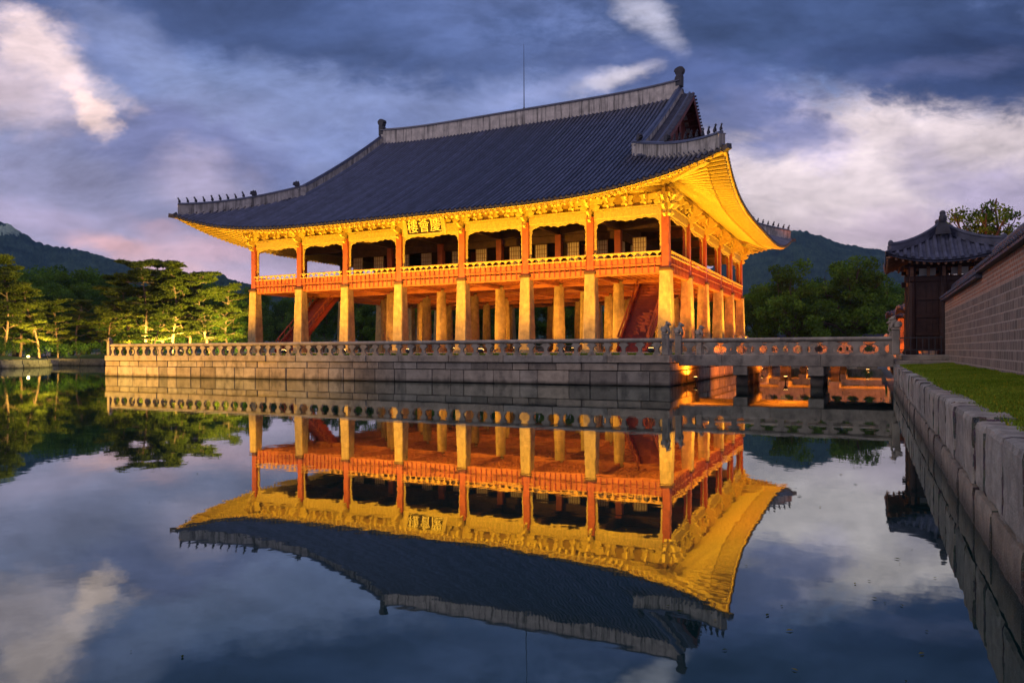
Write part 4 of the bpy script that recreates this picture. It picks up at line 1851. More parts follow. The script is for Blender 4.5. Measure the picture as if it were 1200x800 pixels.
# eaves of the gate: rafters
m_ = MB()
for side, H in (('S', 2.32), ('N', 2.32), ('E', 2.9), ('W', 2.9)):
    n = int(2 * H / .27)
    for r in range(n):
        s = -H + 2 * H * (r + .5) / n
        tt = min(1.1, H - abs(s) + .35)
        m_.tube([sf(side, s, .06) + Vector((0, 0, -.20)), sf(side, s * (1 - .25 * (abs(s) / H) ** 3), tt) + Vector((0, 0, -.24))], .055, 6)
gb(m_, 'rafters', 'gatetrim')
for x_ in (gx0, 14.3, gx1):
    for y_ in (gy0, gy1):
        if x_ == 14.3 and y_ == gy1:
            continue
        m_ = MB()
        m_.lathe([(.17, 1.55), (.17, 5.35)], (x_, y_, 0), 10)
        m_.box(x_ - .26, x_ + .26, y_ - .26, y_ + .26, 1.43, 1.6, .03)
        gb(m_, 'post', 'gatewood')
m_ = MB()
for y_ in (gy0, gy1):
    m_.box(gx0 - .3, gx1 + .3, y_ - .1, y_ + .1, 4.72, 4.98, .02)
    m_.box(gx0 - .3, gx1 + .3, y_ - .1, y_ + .1, 5.33, 5.5, .02)
for x_ in (gx0, gx1):
    m_.box(x_ - .1, x_ + .1, gy0 - .3, gy1 + .3, 4.722, 4.978, .02)
    m_.box(x_ - .1, x_ + .1, gy0 - .3, gy1 + .3, 5.332, 5.498, .02)
gb(m_, 'beam', 'gatewood')
m_ = MB()
for a_, b_ in ((gx0 + .2, 14.1), (14.5, gx1 - .2)):
    m_.box(a_ + .1, b_ - .1, gy0 - .03, gy0 + .03, 5.0, 5.32)
gb(m_, 'plaster_panel', 'limewash')
m_ = MB()
for x_ in (gx0, 13.7, 14.3, 14.9, gx1):
    for y_ in (gy0, gy1):
        m_.prism([(-.1, 0), (.30, 0), (.42, .18), (.34, .42), (-.1, .42)], (x_, y_, 4.95), (0, -1 if y_ == gy0 else 1, 0), (0, 0, 1), (1, 0, 0), .12)
gb(m_, 'bracket', 'gatetrim')
m_ = MB()
m_.box(gx0 + .15, gx1 - .15, gy0 - .04, gy0 + .04, 1.6, 4.72)
for k in range(9):
    x_ = gx0 + .3 + k * .24
    m_.box(x_ - .02, x_ + .02, gy0 - .06, gy0 - .041, 1.6, 4.7)
for z_ in (2.3, 3.1, 3.9):
    m_.box(gx0 + .15, gx1 - .15, gy0 - .09, gy0 - .061, z_, z_ + .12)
gb(m_, 'side_wall', 'gatewood')
m_ = MB()
m_.box(gx0 - .03, gx0 + .03, gy0 + .3, gy1 - .3, 1.6, 4.7)
gb(m_, 'door', 'gatewood')

# fence beside the gate
fe = empty('metal_fence', (12.5, -7.4, 1.43))
tag(fe, 'low dark railing standing on the platform between bridge and gate', 'railing')
m_ = MB()
for k in range(8):
    m_.box(k * .24 - .018, k * .24 + .018, -.018, .018, 0, .82)
m_.build('uprights', M['iron'], fe)
for z_ in (.2, .74):
    m_ = MB()
    m_.box(-.05, 1.75, -.022, .022, z_, z_ + .045)
    m_.build('rail', M['iron'], fe)

# smaller gates farther along the east side
def side_gate(x, y, s, lab):
    g_ = empty('side_gate', (x, y, .95))
    tag(g_, lab, 'gate', 'smaller tiled gates along the far part of the palace wall')
    m_ = MB()
    small_tiled_roof(m_, 0, 0, 1.7 * s, 2.2 * s, 3.1 * s, 4.2 * s, .8, .35)
    r_ = m_.build('roof', M['tile_old'], g_)
    m_ = MB()
    m_.ribbon([(0, -1.2 * s, 4.15 * s), (0, 0, 4.1 * s), (0, 1.2 * s, 4.15 * s)], .26, .36)
    m_.build('ridge', M['tile_old'], r_)
    m_ = MB()
    m_.box(-1.0 * s, 1.0 * s, -1.3 * s, 1.3 * s, 0, 3.0 * s)
    m_.build('wall', M['orangewall'], g_)
    for a_ in (-1, 1):
        for b_ in (-1, 1):
            m_ = MB()
            m_.box(a_ * s * 1.03 - .12, a_ * s * 1.03 + .12, b_ * s * 1.33 - .12, b_ * s * 1.33 + .12, 0, 3.05 * s)
            m_.build('post', M['gatewood'], g_)
    return g_


side_gate(14.6, 11.0, 1.0, 'small tiled gate with orange wall glimpsed just left of the dark gatehouse')
side_gate(14.6, 30.0, 1.15, 'small tiled gate partly hidden beyond the nearer little gate')
bw2 = empty('far_palace_wall', (0, 0, 0))
tag(bw2, 'palace wall continuing behind the gatehouse toward the far gates', 'wall')
palace_wall(14.3, 15.0, -3.4, 9.5, 3.3, bw2)
palace_wall(14.3, 15.0, 12.6, 60, 3.3, bw2)
bw3 = empty('distant_wall', (0, 0, 0))
tag(bw3, 'low grey tiled wall behind the trees at the far side of the pond', 'wall')
m_ = MB()
m_.box(-125, 14, 78, 78.7, .9, 3.4)
m_.build('wall_body', M['granite'], bw3)
m_ = MB()
m_.prism([(-.7, 0), (-.15, .55), (.15, .55), (.7, 0)], (-55.5, 78.35, 3.4), (0, 1, 0), (0, 0, 1), (1, 0, 0), 139)
m_.build('tiled_coping', M['tile_old'], bw3)
# ------------------------------------------------------------------ floodlights
GOLD = (1.0, 0.475, 0.025)
AMBER = (1.0, 0.43, 0.05)


def flood(x, y, z, target, energy, color, lab, spot=95, size=.12, on=None):
    root = empty('floodlight', (x, y, z))
    d = Vector(target) - Vector((x, y, z + .3))
    yaw = math.atan2(d.y, d.x)
    pit = math.atan2(d.z, math.hypot(d.x, d.y))
    mt = Matrix.Translation((0, 0, .3)) @ Matrix.Rotation(yaw, 4, 'Z') @ Matrix.Rotation(-pit, 4, 'Y')
    m_ = MB()
    m_.box(-.17, .0, -.16, .16, -.12, .12, .02, mt)
    m_.build('housing', M['iron'], root)
    m_ = MB()
    m_.box(.002, .008, -.14, .14, -.10, .10, 0, mt)
    m_.build('lens', M['lens'], root)
    m_ = MB()
    m_.box(-.03, .03, -.19, -.165, 0, .34)
    m_.box(-.03, .03, .165, .19, 0, .34)
    m_.box(-.12, .12, -.19, .19, 0, .02)
    m_.build('bracket', M['iron'], root)
    p = mt @ Vector((.05, 0, 0))
    size = .045
    light('SPOT', 'lamp', p, p + d, energy, color, size, spot, .8, root)
    tag(root, lab, 'floodlight', on)
    return root


GF = 'floodlights hidden behind the front balustrade'
for i in range(8):
    x_ = -LX - 1.2 + (LX + 2.0) * i / 7
    flood(x_, -6.4, ZD, (x_, -1.6, 9.8), 7000, GOLD, f'small floodlight behind the front balustrade, {ORD[i]} from the left', 100, .1, GF)
GE = 'floodlights along the right-hand edge of the island'
for i in range(6):
    y_ = -1.0 + (LY + 2) * i / 5
    flood(2.35, y_, ZD, (2.3, y_, 12.0), 4200, GOLD, f'small floodlight at the foot of the right-hand pillars, {ORD[i]} from the near corner', 120, .1, GE)
GI = 'floodlights between the stone pillars'
for i in range(6):
    for j in range(2):
        x_ = (XS[i] + XS[i + 1]) / 2
        y_ = (YS[1], YS[3])[j] - 2.4
        flood(x_, y_, ZD + .1, (x_ - .5, y_ + 2.0, 6.8), 800, AMBER, f'amber floodlight on the paving in the {ORD[i]} bay from the right, {("nearer", "farther")[j]} row of pillars', 150, .1, GI)
GB = 'amber lamps under the stone bridges'


def bridge_lamp(x, y, e, lab):
    root = empty('bridge_lamp', (x, y, 0))
    m_ = MB()
    m_.tube([(0, 0, -.3), (0, 0, .22)], .03, 6)
    m_.build('stem', M['iron'], root)
    m_ = MB()
    m_.lathe([(.04, .18), (.10, .21), (.10, .33)], n=10)
    m_.build('housing', M['iron'], root)
    m_ = MB()
    m_.lathe([(.09, .331), (.09, .334)], n=10)
    m_.build('lens', M['lens'], root)
    light('SPOT', 'lamp', (0, 0, .36), (0, 0, 5), e, (1.0, .22, .012), .03, 172, .3, parent=root)
    tag(root, lab, 'lamp', GB)


bridge_lamp(3.45, -7.8, 800, 'amber lamp under the near bridge against the island wall')
bridge_lamp(7.5, -5.6, 500, 'amber lamp under the middle span of the near bridge')
for nm_, yb, ee in (('second', 9.8, 1300), ('farthest', 25.8, 1300)):
    for sp_, xx_ in (('left', 4.4), ('middle', 7.5), ('right', 11.2)):
        bridge_lamp(xx_, yb, ee, f'amber lamp under the {sp_} span of the {nm_} bridge')
GF2 = 'amber floodlights between the bridges'
for nm_, yb, ee in (('near', -4.45, 9000), ('second', 12.45, 6000)):
    for sp_, xx_ in (('left pier', 5.93), ('right pier', 9.18)):
        flood(xx_, yb, .12, (xx_ + (7.5 - xx_) * .35, yb + 13, .9), ee, (1.0, .20, .01),
              f'amber floodlight low behind the {nm_} bridge at its {sp_}', 110, .05, GF2)
GU = 'added fill lamps standing on the upper floor'  # added lamps standing in for bounced light inside the upper hall
for q_, (x_, y_) in enumerate(((-3, 2.9), (-9.5, 2.9), (-17, 2.9), (-24.5, 2.9), (-31, 2.9), (-2.6, 11), (-2.6, 20))):
    root = empty('added_fill_lamp', (x_, y_, 7.16))
    m_ = MB()
    m_.lathe([(.14, 0), (.14, .03), (.03, .06), (.03, .25)], n=8)
    m_.build('base', M['iron'], root)
    m_ = MB()
    m_.lathe([(.06, .25), (.09, .3), (.09, .4), (.04, .45)], n=8)
    m_.build('shade', M['lens'], root)
    light('POINT', 'lamp', (0, 0, .62), None, 60, (1.0, .50, .10), .08, parent=root)
    tag(root, (f'small added fill lamp on the upper floor behind the front railing, {ORD[q_]} from the right' if q_ < 5 else
        f'small added fill lamp on the upper floor along the right side, {ORD[q_ - 5]} behind the corner bay'), 'lamp', GU)


# ------------------------------------------------------------------ vegetation
def at_depth(px, d):
    """world ground point seen in column px (1200-wide photo) at view depth d"""
    l = (px - 600) / FPX * d
    return CX + l * CA - d * SA, CY + l * SA + d * CA


def leaf_cloud(clumps, per, size, rs, flat=1.0, tri=False, elong=1.0):
    """random leaf cards filling ellipsoidal clumps -> verts, faces, tints"""
    C_, Rr_, tt = [], [], []
    for (c, r) in clumps:
        n = max(8, int(per * r[0] * r[1]))
        d = rs.normal(size=(n, 3))
        d /= np.linalg.norm(d, axis=1)[:, None]
        rad = rs.random((n, 1)) ** .45
        C_.append(np.array(c) + d * rad * np.array(r))
        tt.append(np.full((n, 1), rs.uniform(.62, 1.3)) * rs.uniform(.75, 1.25, (n, 1)))
    P = np.concatenate(C_)
    T = np.concatenate(tt) * np.ones((1, 3))
    n = len(P)
    a = rs.normal(size=(n, 3))
    a[:, 2] *= flat
    a /= np.linalg.norm(a, axis=1)[:, None]
    b = np.cross(a, rs.normal(size=(n, 3)))
    b /= np.linalg.norm(b, axis=1)[:, None]
    s = size * rs.uniform(.6, 1.4, (n, 1))
    a = a * s * elong
    b = b * s * .6
    if tri:
        V_ = np.stack([P - b * .5, P + b * .5, P + a], 1).reshape(-1, 3)
        F_ = np.arange(3 * n).reshape(-1, 3)
    else:
        V_ = np.stack([P - a * .5, P + b * .5, P + a * .5, P - b * .5], 1).reshape(-1, 3)
        F_ = np.arange(4 * n).reshape(-1, 4)
    return V_, F_, T


def limb(m_, p, q, r0, r1, rs, k=5, wob=.12):
    p, q = Vector(p), Vector(q)
    L = (q - p).length
    pts = []
    for i in range(k):
        f = i / (k - 1)
        o = Vector(rs.normal(size=3)) * wob * L * math.sin(f * math.pi) * .5
        pts.append(p.lerp(q, f) + o + Vector((0, 0, L * .06 * math.sin(f * math.pi))))
    m_.tube(pts, [r0 + (r1 - r0) * i / (k - 1) for i in range(k)], 6)
    return pts


def broadleaf(name, seed, H, Wd, leafm, per=70, size=.34, airy=1.0, trunkh=.2, low=.26, parent_name='broadleaf_tree'):
    rs = np.random.default_rng(seed)
    root = empty(parent_name)
    m_ = MB()
    fork = Vector((rs.normal(0, .2), rs.normal(0, .2), H * trunkh))
    limb(m_, (0, 0, -.3), fork, H * .026, H * .02, rs, 5, .05)
    clumps = []
    nl = 12
    for i in range(nl):
        an = 2 * math.pi * (i + rs.uniform(-.3, .3)) / nl
        rr = Wd * rs.uniform(.28, .48)
        zz = H * rs.uniform(low + .08, .86)
        if zz < H * .45:
            rr *= 1.12
        if i % 3 == 0:
            rr *= .35
            zz = H * rs.uniform(.84, .95)
        e = Vector((math.cos(an) * rr, math.sin(an) * rr, zz))
        pts = limb(m_, fork, e, H * .013, H * .003, rs)
        for q in range(7):
            f = rs.uniform(.45, 1.05)
            c = fork.lerp(e, f) + Vector(rs.normal(size=3)) * Wd * .09
            r = Wd * rs.uniform(.08, .15) * (1 if airy >= 1 else .75)
            clumps.append((c, (r, r, r * rs.uniform(.6, .85))))
            if q < 3:
                limb(m_, pts[3], c, H * .004, H * .0015, rs, 3)
    V_, F_, T = leaf_cloud(clumps, per * airy, size, rs)
    m_.build('trunk', M['bark'], root)
    npmesh('crown', V_, F_, M[leafm], root, T)
    return root


def pine(seed, H, lean, bare=.24):
    rs = np.random.default_rng(seed)
    root = empty('pine_tree')
    m_ = MB()
    pts, rad = [], []
    ph = rs.uniform(0, 6)
    for i in range(9):
        f = i / 8
        pts.append(Vector((lean * f * H * .3 + math.sin(f * 5 + ph) * H * .03, math.cos(f * 4 + ph) * H * .025, f * H * .95 - .2)))
        rad.append(H * (.017 - .0125 * f))
    m_.tube(pts, rad, 8)
    clumps = []
    nb = 20
    for i in range(nb):
        f = bare + (1 - bare) * (i / (nb - 1)) ** .85
        k = min(8, f * 8)
        b = pts[int(k)].lerp(pts[min(8, int(k) + 1)], k - int(k))
        an = i * 2.4 + rs.uniform(-.5, .5)
        L = H * rs.uniform(.20, .36) * (1.15 - .65 * ((f - bare) / (1 - bare)) ** 1.6)
        e = b + Vector((math.cos(an) * L, math.sin(an) * L, L * rs.uniform(-.10, .35)))
        limb(m_, b, e, H * .0055, H * .002, rs, 5, .25)
        for q in range(4):
            g = (.45, .7, .9, 1.05)[q]
            c = b.lerp(e, g) + Vector((rs.normal(0, .3), rs.normal(0, .3), rs.uniform(.0, .25)))
            r = H * rs.uniform(.05, .095)
            clumps.append((c, (r, r * rs.uniform(.7, 1.1), H * rs.uniform(.010, .017))))
    top = pts[-1]
    for q in range(4):
        clumps.append((top + Vector((rs.normal(0, .5), rs.normal(0, .5), rs.uniform(-.3, .3))), (H * .075, H * .07, H * .02)))
    V_, F_, T = leaf_cloud(clumps, 420, .30, rs, .7, True, 1.0)
    m_.build('trunk', M['pinebark'], root)
    npmesh('crown', V_, F_, M['needle'], root, T)
    return root




def put(proto, used, x, y, z, s, rz, label, cat, group):
    if proto.name in used:
        o = copy_tree(proto)
    else:
        o = proto
        used.add(proto.name)
    o.location = (x, y, z)
    o.scale = (s, s, s * random.uniform(.95, 1.05))
    o.rotation_euler = (0, 0, rz)
    tag(o, label, cat, group)
    return o


used = set()
BL = [broadleaf('b', 50 + i, 13, 11.5, lm, 105, .40) for i, lm in enumerate(('leaf', 'leaf_dark', 'leaf', 'leaf_dark'))]
AIRY = broadleaf('a', 71, 13, 8, 'leaf_dark', 60, .30, .8)
PN_ = [pine(90 + i, 12.0, l_) for i, l_ in enumerate((.25, -.3, .5, -.05, .1))]

# islets on the left with pines
def islet(cx, cy, rx, ry, label):
    o = empty('pine_islet', (cx, cy, 0))
    tag(o, label, 'islet')
    m_ = MB()
    n = 26
    for k in range(n):
        t = random.uniform(.7, 1.1)
        m_.cur = (t, t, t)
        a0, a1 = 2 * math.pi * k / n, 2 * math.pi * (k + .96) / n
        for (z0, z1, sc) in ((-.3, .38, 1.0), (.385, .85, .985)):
            P4 = [(rx * sc * math.cos(a), ry * sc * math.sin(a)) for a in (a0, a1)] + [(rx * .92 * math.cos(a), ry * .92 * math.sin(a)) for a in (a1, a0)]
            m_.add([(x, y, z0) for x, y in P4] + [(x, y, z1) for x, y in P4],
                   [(3, 2, 1, 0), (4, 5, 6, 7), (0, 1, 5, 4), (1, 2, 6, 5), (2, 3, 7, 6), (3, 0, 4, 7)])
    m_.build('stone_edge', M['granite'], o)
    m_ = MB()
    vs, fs = [(0, 0, 1.5)], []
    for r_ in range(1, 6):
        for k in range(32):
            a = 2 * math.pi * k / 32
            f = r_ / 5 * .94
            vs.append((rx * f * math.cos(a), ry * f * math.sin(a), .8 + .7 * (1 - f * f) + random.uniform(-.06, .06)))
    for k in range(32):
        fs.append((0, 1 + k, 1 + (k + 1) % 32))
    for r_ in range(4):
        for k in range(32):
            a, b = 1 + r_ * 32 + k, 1 + r_ * 32 + (k + 1) % 32
            fs.append((a, a + 32, b + 32, b))
    m_.add(vs, fs)
    m_.build('mound', M['gold_leaf'], o, smooth=True)
    return o


islet(-78, 22, 17, 10, 'farther pine islet whose lit trunks rise behind the left end of the island')
islet(-84, 1.5, 15, 8, 'nearer dark pine islet at the far left of the pond')

pn_specs = [  # (photo column, depth, scale, proto, rot, label)
    (128, 96, .62, 0, .4, 'low pine with spreading branches leaning over the left corner post of the island'),
    (150, 100, .98, 1, 2.0, 'tall umbrella pine with a bent limb at the left of the lit pine group'),
    (172, 96, 1.02, 2, 5.3, 'slim floodlit pine left of the middle of the lit group'),
    (190, 99, 1.10, 3, 1.1, 'tallest pine, straight lit trunk in the middle of the lit group'),
    (205, 95, 1.0, 4, 3.9, 'lit pine just right of the tallest pine'),
    (222, 101, .98, 0, 3.3, 'golden-trunked pine right of the middle of the lit group'),
    (243, 97, .93, 1, .8, 'rightmost tall pine of the lit group'),
    (266, 103, .84, 3, 4.4, 'smaller dark pine just left of the first stone pillar'),
    (180, 92, .55, 2, 1.0, 'short pine in front of the tallest pine trunk'),
    (240, 93, .52, 4, 2.7, 'short spreading pine low in front of the right lit trunks'),
]
for (px, d, s, k, rz, lb) in pn_specs:
    x, y = at_depth(px, d)
    put(PN_[k], used, x, y, 1.1, s, rz, lb, 'pine tree', 'pines on the lit islet')
pn2 = [(-22, 86, 1.0, 0, 1.0, 'pine leaning out of view at the far left'),
       (4, 84, .85, 1, 3.0, 'yellow-lit pine at the very far left of the islet'),
       (22, 88, .78, 4, 2.0, 'dark pine behind the two bright lamps at left'),
       (45, 86, .66, 2, 4.2, 'pine with arching twigs lit from below, right of the bright lamps'),
       (66, 90, .60, 3, 5.5, 'low pine at the right tip of the nearer islet'),
       (90, 112, .72, 0, .2, 'low spreading pine between the two islets')]
for (px, d, s, k, rz, lb) in pn2:
    x, y = at_depth(px, d)
    put(PN_[k], used, x, y, 1.1, s, rz, lb, 'pine tree', 'pines on the dark left islet')

# shoreline trees, left
row = [(-30, 128, 1.2), (2, 140, 1.22), (20, 126, 1.1), (42, 134, 1.25), (62, 127, 1.12), (84, 136, 1.2), (104, 128, 1.12), (124, 138, 1.1), (146, 132, 1.0),
       (170, 140, .98), (198, 134, .92), (224, 140, .95), (246, 134, .98), (262, 142, 1.02), (300, 136, .9), (330, 140, .84), (356, 136, .72)]
for i, (px, d, s) in enumerate(row):
    x, y = at_depth(px, d)
    put(BL[i % 4], used, x, y, .9, s, i * 1.7, f'dark leafy shore tree, {ORD[i]} from the left in the row behind the pines', 'tree', 'leafy trees along the left shore')
for (px, d, s, lb) in ((268, 112, .93, 'airy dark tree with open crown left of the first stone pillar'), (292, 116, .82, 'airy dark tree seen behind the first stone pillar')):
    x, y = at_depth(px, d)
    put(AIRY, used, x, y, .9, s, px, lb, 'tree', 'airy dark trees near the first pillar')
for i, (px, d, s, k) in enumerate([(-14, 112, .86, 0), (16, 114, .92, 2), (46, 116, .84, 1), (74, 120, .90, 0), (98, 122, .86, 2), (120, 118, .80, 3),
                               (150, 105, .62, 2), (182, 106, .66, 0), (214, 106, .62, 2), (244, 105, .60, 1), (272, 106, .62, 0)]):
    x, y = at_depth(px, d)
    put(BL[k], used, x, y, .9, s, i * 2.3 + 1, f'bushy green tree filling in behind the pines, {ORD[i]} from the left', 'tree', 'bushy trees close behind the pines')
# trees beyond the pavilion, seen between the pillars
for i in range(13):
    px = 385 + i * 38
    d = 128 - i * 1.5 + (i % 3) * 4
    x, y = at_depth(px, d)
    put(BL[(i + 1) % 4], used, x, y, .9, .80 + .08 * (i % 3), i * 2.1, f'dark tree behind the pavilion, {ORD[i]} from the left between the pillars', 'tree', 'dark trees seen between the pillars')
# right-hand group
for i, (px, d, s, k, lb) in enumerate([(893, 112, .80, 0, 'rounded green tree just right of the last stone pillar'),
                                    (928, 106, .98, 2, 'broad green tree left of the middle over the bridge'),
                                    (962, 118, .88, 1, 'dark tree filling the gap between the two broad ones'),
                                    (996, 108, 1.06, 0, 'tallest green tree above the bridge right of centre'),
                                    (1028, 114, .86, 2, 'green tree at the right of the group above the bridge'),
                                    (1050, 150, 1.05, 3, 'far tree behind the little side gates'),
                                    (1078, 165, 1.2, 1, 'far tree hidden behind the gatehouse')]):
    x, y = at_depth(px, d)
    put(BL[k], used, x, y, .9, s, i * 1.3 + .5, lb, 'tree', 'green trees above the bridge')
LT = broadleaf('l', 83, 10, 9, 'leaf_light', 100, .38)
x, y = at_depth(1040, 175)
put(LT, used, x, y, .9, 1.35, 0, 'pale green tree in the distance left of the gatehouse', 'tree', None)
SP = broadleaf('s', 86, 11.0, 4.6, 'leaf', 420, .17, .8, .5, .68)
x, y = at_depth(1157, 52)
put(SP, used, x, y, .9, 1.1, 1.0, 'open-branched tree showing above the wall behind the gatehouse roof', 'tree', None)
# lit shrub at the end of the pillars, shrubs along the shore
def shrub(x, y, z, s, lm, label, grp=None, seed=1):
    rs = np.random.default_rng(seed)
    o = empty('shrub', (x, y, z))
    tag(o, label, 'shrub', grp)
    cl = []
    for q in range(9):
        r = s * rs.uniform(.25, .4)
        cl.append(((rs.normal(0, .4) * s, rs.normal(0, .4) * s, s * rs.uniform(.3, .8)), (r, r, r * .8)))
    V_, F_, T = leaf_cloud(cl, 260, .13, rs)
    npmesh('foliage', V_, F_, M[lm], o, T)
    m_ = MB()
    for q in range(4):
        limb(m_, (0, 0, 0), (rs.normal(0, .3) * s, rs.normal(0, .3) * s, s * .6), .03, .01, rs, 3)
    m_.build('stems', M['bark'], o)
    return o


shrub(-1.0, 33.0, ZD, 1.1, 'leaf_light', 'small floodlit shrub on the island beyond the last pillar', None, 5)
for i, px in enumerate((86, 100, 300, 345, 372, 905, 1015)):
    d = 128 if px < 400 else 100
    x, y = at_depth(px, d)
    shrub(x, y, .9, 1.7, 'leaf_dark', f'dark rounded shrub on the far shore, {ORD[i]} from the left', 'shrubs on the far shore', 20 + i)

for i, (px, d, s_, lm) in enumerate(((-12, 80, 2.4, 'leaf_light'), (10, 82, 1.9, 'leaf'), (56, 81, 2.0, 'leaf'), (74, 84, 2.3, 'leaf_light'), (92, 92, 2.2, 'leaf'), (112, 95, 2.0, 'leaf'),
                                   (132, 92, 1.6, 'leaf_light'), (166, 92, 1.5, 'leaf'), (214, 92, 1.6, 'leaf'), (250, 93, 1.8, 'leaf_light'), (276, 96, 2.0, 'leaf'))):
    x, y = at_depth(px, d)
    shrub(x, y, .95, s_, lm, f'leafy bush under the islet pines, {ORD[i]} from the left', 'bushes under the pines', 60 + i)

# pine floodlights
GP = 'floodlights on the pine islets'
for (px, d, tx, e, lb) in ((160, 94, 168, 12000, 'left'), (196, 92, 190, 14000, 'middle'), (228, 94, 222, 12000, 'right')):
    x, y = at_depth(px, d)
    t_ = at_depth(tx, 100)
    flood(x, y, 1.0, (t_[0], t_[1], 7), e, (1.0, .66, .16), f'{lb} floodlight under the lit pine group', 95, .2, GP)
for (px, d, tx, e, lb) in ((12, 80, 2, 16000, 'floodlight lighting the pines at the left edge'), (44, 82, 46, 8000, 'floodlight under the arching pine on the nearer islet')):
    x, y = at_depth(px, d)
    t_ = at_depth(tx, 88)
    flood(x, y, .7, (t_[0], t_[1], 6), e, (1.0, .66, .16), lb, 100, .2, GP)
for (px, d, lb) in ((33, 82.5, 'bright lamp facing the water on the dark left islet'),):
    x, y = at_depth(px, d)
    flood(x, y, .9, (CX, CY, 1.0), 120, (1.0, .75, .35), lb, 120, .2, GP)
for (yy_, tx, dd, e, sp_, lb) in ((14, 190, 99, 200000, 34, 'added fill light on the left edge of the island aimed at the lit pine group'),
                              (19, 225, 99, 170000, 30, 'added fill light on the left edge of the island aimed at the right-hand pines'),
                              (5, 5, 86, 110000, 30, 'added fill light on the left edge of the island aimed at the nearer islet')):
    t_ = at_depth(tx, dd)
    flood(TXL + 1.1, yy_, ZD, (t_[0], t_[1], 7.5), e, (1.0, .78, .18), lb, sp_, .2)  # added lights that spread even brightness over the pine canopies
# added floodlight and post, out of frame, gilding the left half of the terrace front
pst = empty('added_lamp_post', (-64, -34, 0))
tag(pst, 'added post, out of view at the far left of the pond, carrying a floodlight', 'lamp post')
m_ = MB()
m_.tube([(0, 0, -.3), (0, 0, 3.0)], .08, 8)
m_.build('pole', M['iron'], pst)
flood(-64, -34, 3.0, (-32, TY0, .9), 300000, (1.0, .47, .05), 'added floodlight on top of the unseen post at the far left of the pond', 24, .2)

# leaves and specks drifting on the pond
n = 110
d_ = 3.5 + 30 * rng.random(n) ** 1.6
pxx = np.where(rng.random(n) < .7, rng.uniform(760, 1180, n), rng.uniform(40, 1180, n))
X_ = np.array([at_depth(a, b) for a, b in zip(pxx, d_)])
ok = (X_[:, 0] < PE - .15) & (X_[:, 1] < TY0 - .5) & (X_[:, 1] > PS + .1)
X_ = X_[ok]
n = len(X_)
s_ = rng.uniform(.003, .010, n) * (1 + .10 * np.hypot(X_[:, 0] - CX, X_[:, 1] - CY))
a = rng.uniform(0, 6.28, n)
ca_, sa_ = np.cos(a) * s_, np.sin(a) * s_
zc = np.full(n, .006)
V_ = np.stack([np.stack([X_[:, 0] - ca_ * 1.8, X_[:, 1] - sa_ * 1.8, zc], 1), np.stack([X_[:, 0] + sa_ * .7, X_[:, 1] - ca_ * .7, zc + s_ * .3], 1),
               np.stack([X_[:, 0] + ca_ * 1.8, X_[:, 1] + sa_ * 1.8, zc], 1), np.stack([X_[:, 0] - sa_ * .7, X_[:, 1] + ca_ * .7, zc + s_ * .3], 1)], 1).reshape(-1, 3)
tt = np.where(rng.random((n, 1)) < .35, np.array([[3.2, 1.6, 1.6]]), np.array([[.6, .5, .6]]))
tag(npmesh('floating_leaves', V_, np.arange(4 * n).reshape(-1, 4), M['leaf_light'], tint=tt), 'tiny fallen leaves and specks floating on the pond', 'leaves', kind='stuff')

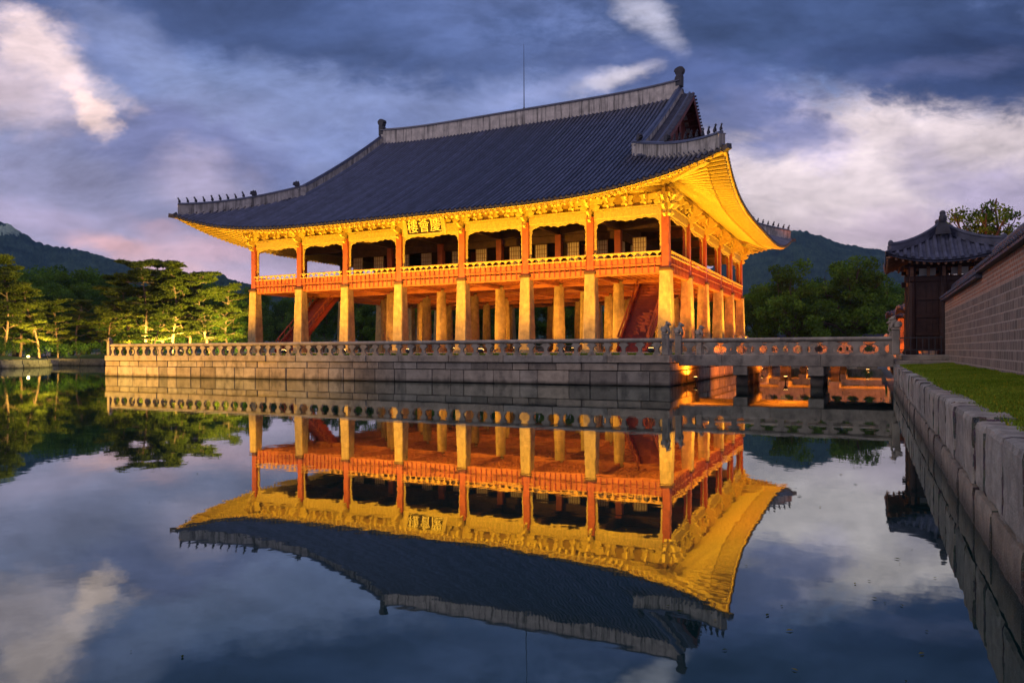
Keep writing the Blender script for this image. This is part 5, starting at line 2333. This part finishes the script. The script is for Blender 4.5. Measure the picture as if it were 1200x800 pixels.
# ------------------------------------------------------------------ hills
def hill(name, prof, dist, back, label, seed, rock=None, cols=420, rows=70):
    rs = np.random.default_rng(seed)
    from mathutils import noise as mn
    xs = np.array([p[0] for p in prof], float)
    ys = np.array([p[1] for p in prof], float)
    px = np.linspace(xs[0], xs[-1], cols)
    crest = np.interp(px, xs, ys)
    VV, TT = [], []
    for j in range(rows):
        f = j / (rows - 1)              # 0 foot, 1 crest
        d = dist - back * (1 - f)
        for i in range(cols):
            hz = (409.8 - crest[i]) / FPX * dist + CZ
            x, y = at_depth(px[i], d)
            g = f ** 1.15
            z = hz * g + .9
            nv = mn.fractal(Vector((x * .006, y * .006, seed)), 1.0, 2.2, 5)
            z += nv * hz * .16 * math.sin(math.pi * min(f, .97)) + abs(mn.noise(Vector((x * .09, y * .09, seed + 3)))) * 7 * min(1, f * 4) + mn.noise(Vector((x * .3, y * .3, 1))) * 2.0
            VV.append((x, y, z - 3.0))
    # back slope
    for i in range(cols):
        x, y = at_depth(px[i], dist + back * .6)
        VV.append((x, y, .9))
    rows2 = rows + 1
    ii = np.arange((rows2 - 1) * cols).reshape(rows2 - 1, cols)[:, :-1].ravel()
    FF = np.stack([ii, ii + 1, ii + cols + 1, ii + cols], 1)
    tint = np.ones((len(FF), 3)) * rs.uniform(.7, 1.3, (len(FF), 1))
    if rock:
        VA = np.array(VV)
        cc = VA[FF].mean(1)
        dx, dy = cc[:, 0] - CX, cc[:, 1] - CY
        dep = -dx * SA + dy * CA
        u = 600 + FPX * (dx * CA + dy * SA) / dep
        v = 410 - FPX * (cc[:, 2] - CZ) / dep
        for (rx, ry, ra, rb) in rock:
            m_ = ((u - rx) / ra) ** 2 + ((v - ry) / rb) ** 2 + rs.uniform(-.4, .4, len(u)) < 1
            tint[m_] = np.array([9.0, 6.5, 7.5]) * rs.uniform(.7, 1.1, (m_.sum(), 1))
    return tag(npmesh(name, np.array(VV), FF, M['hillside'], tint=tint), label, kind='structure')


M['hillside'] = mat('hillside_forest', (0.05, 0.085, 0.05, 1), 1.0, 0.8, 0.03, detail=9, base2=(0.012, 0.024, 0.016, 1), tint=True, spec=0.0)
hill('hill', [(-420, 270), (-200, 262), (-60, 250), (0, 256), (14, 262), (30, 271), (45, 281), (60, 285), (90, 288), (112, 293), (132, 300), (152, 307), (190, 328), (230, 350), (300, 380), (380, 408)],
     1300, 420, 'wooded mountain with a bare rock patch at the left edge', 4, rock=[(14, 267, 20, 6)])
hill('hill', [(700, 404), (780, 350), (840, 310), (880, 287), (905, 276), (925, 271), (945, 272), (965, 277), (985, 285), (1002, 289), (1015, 291), (1032, 293), (1050, 301), (1080, 312), (1130, 330), (1250, 360), (1400, 408)],
     1500, 600, 'wooded mountain rising behind the trees between pavilion and gatehouse', 9)
hill('hill', [(150, 330), (200, 324), (232, 316), (262, 322), (300, 334), (380, 346), (520, 346), (700, 348), (840, 356), (900, 380)],
     900, 300, 'low wooded hill behind the left shore trees', 14)

# ------------------------------------------------------------------ haze
HAZE = 0.00012
m = bpy.data.materials.new('haze_air')
m.use_nodes = True
t = NT(m.node_tree)
t.n.clear()
pv = t.new('ShaderNodeVolumePrincipled')
pv.inputs['Color'].default_value = (0.30, 0.55, 1.0, 1)
pv.inputs['Density'].default_value = HAZE
pv.inputs['Anisotropy'].default_value = 0.0
o = t.new('ShaderNodeOutputMaterial')
t.l.new(pv.outputs[0], o.inputs['Volume'])
mb = MB()
mb.box(-1900, 1500, -60, 1900, -1.3, 420)
hz = mb.build('haze', m)
tag(hz, 'thin blue evening haze over the distant hills', kind='stuff')
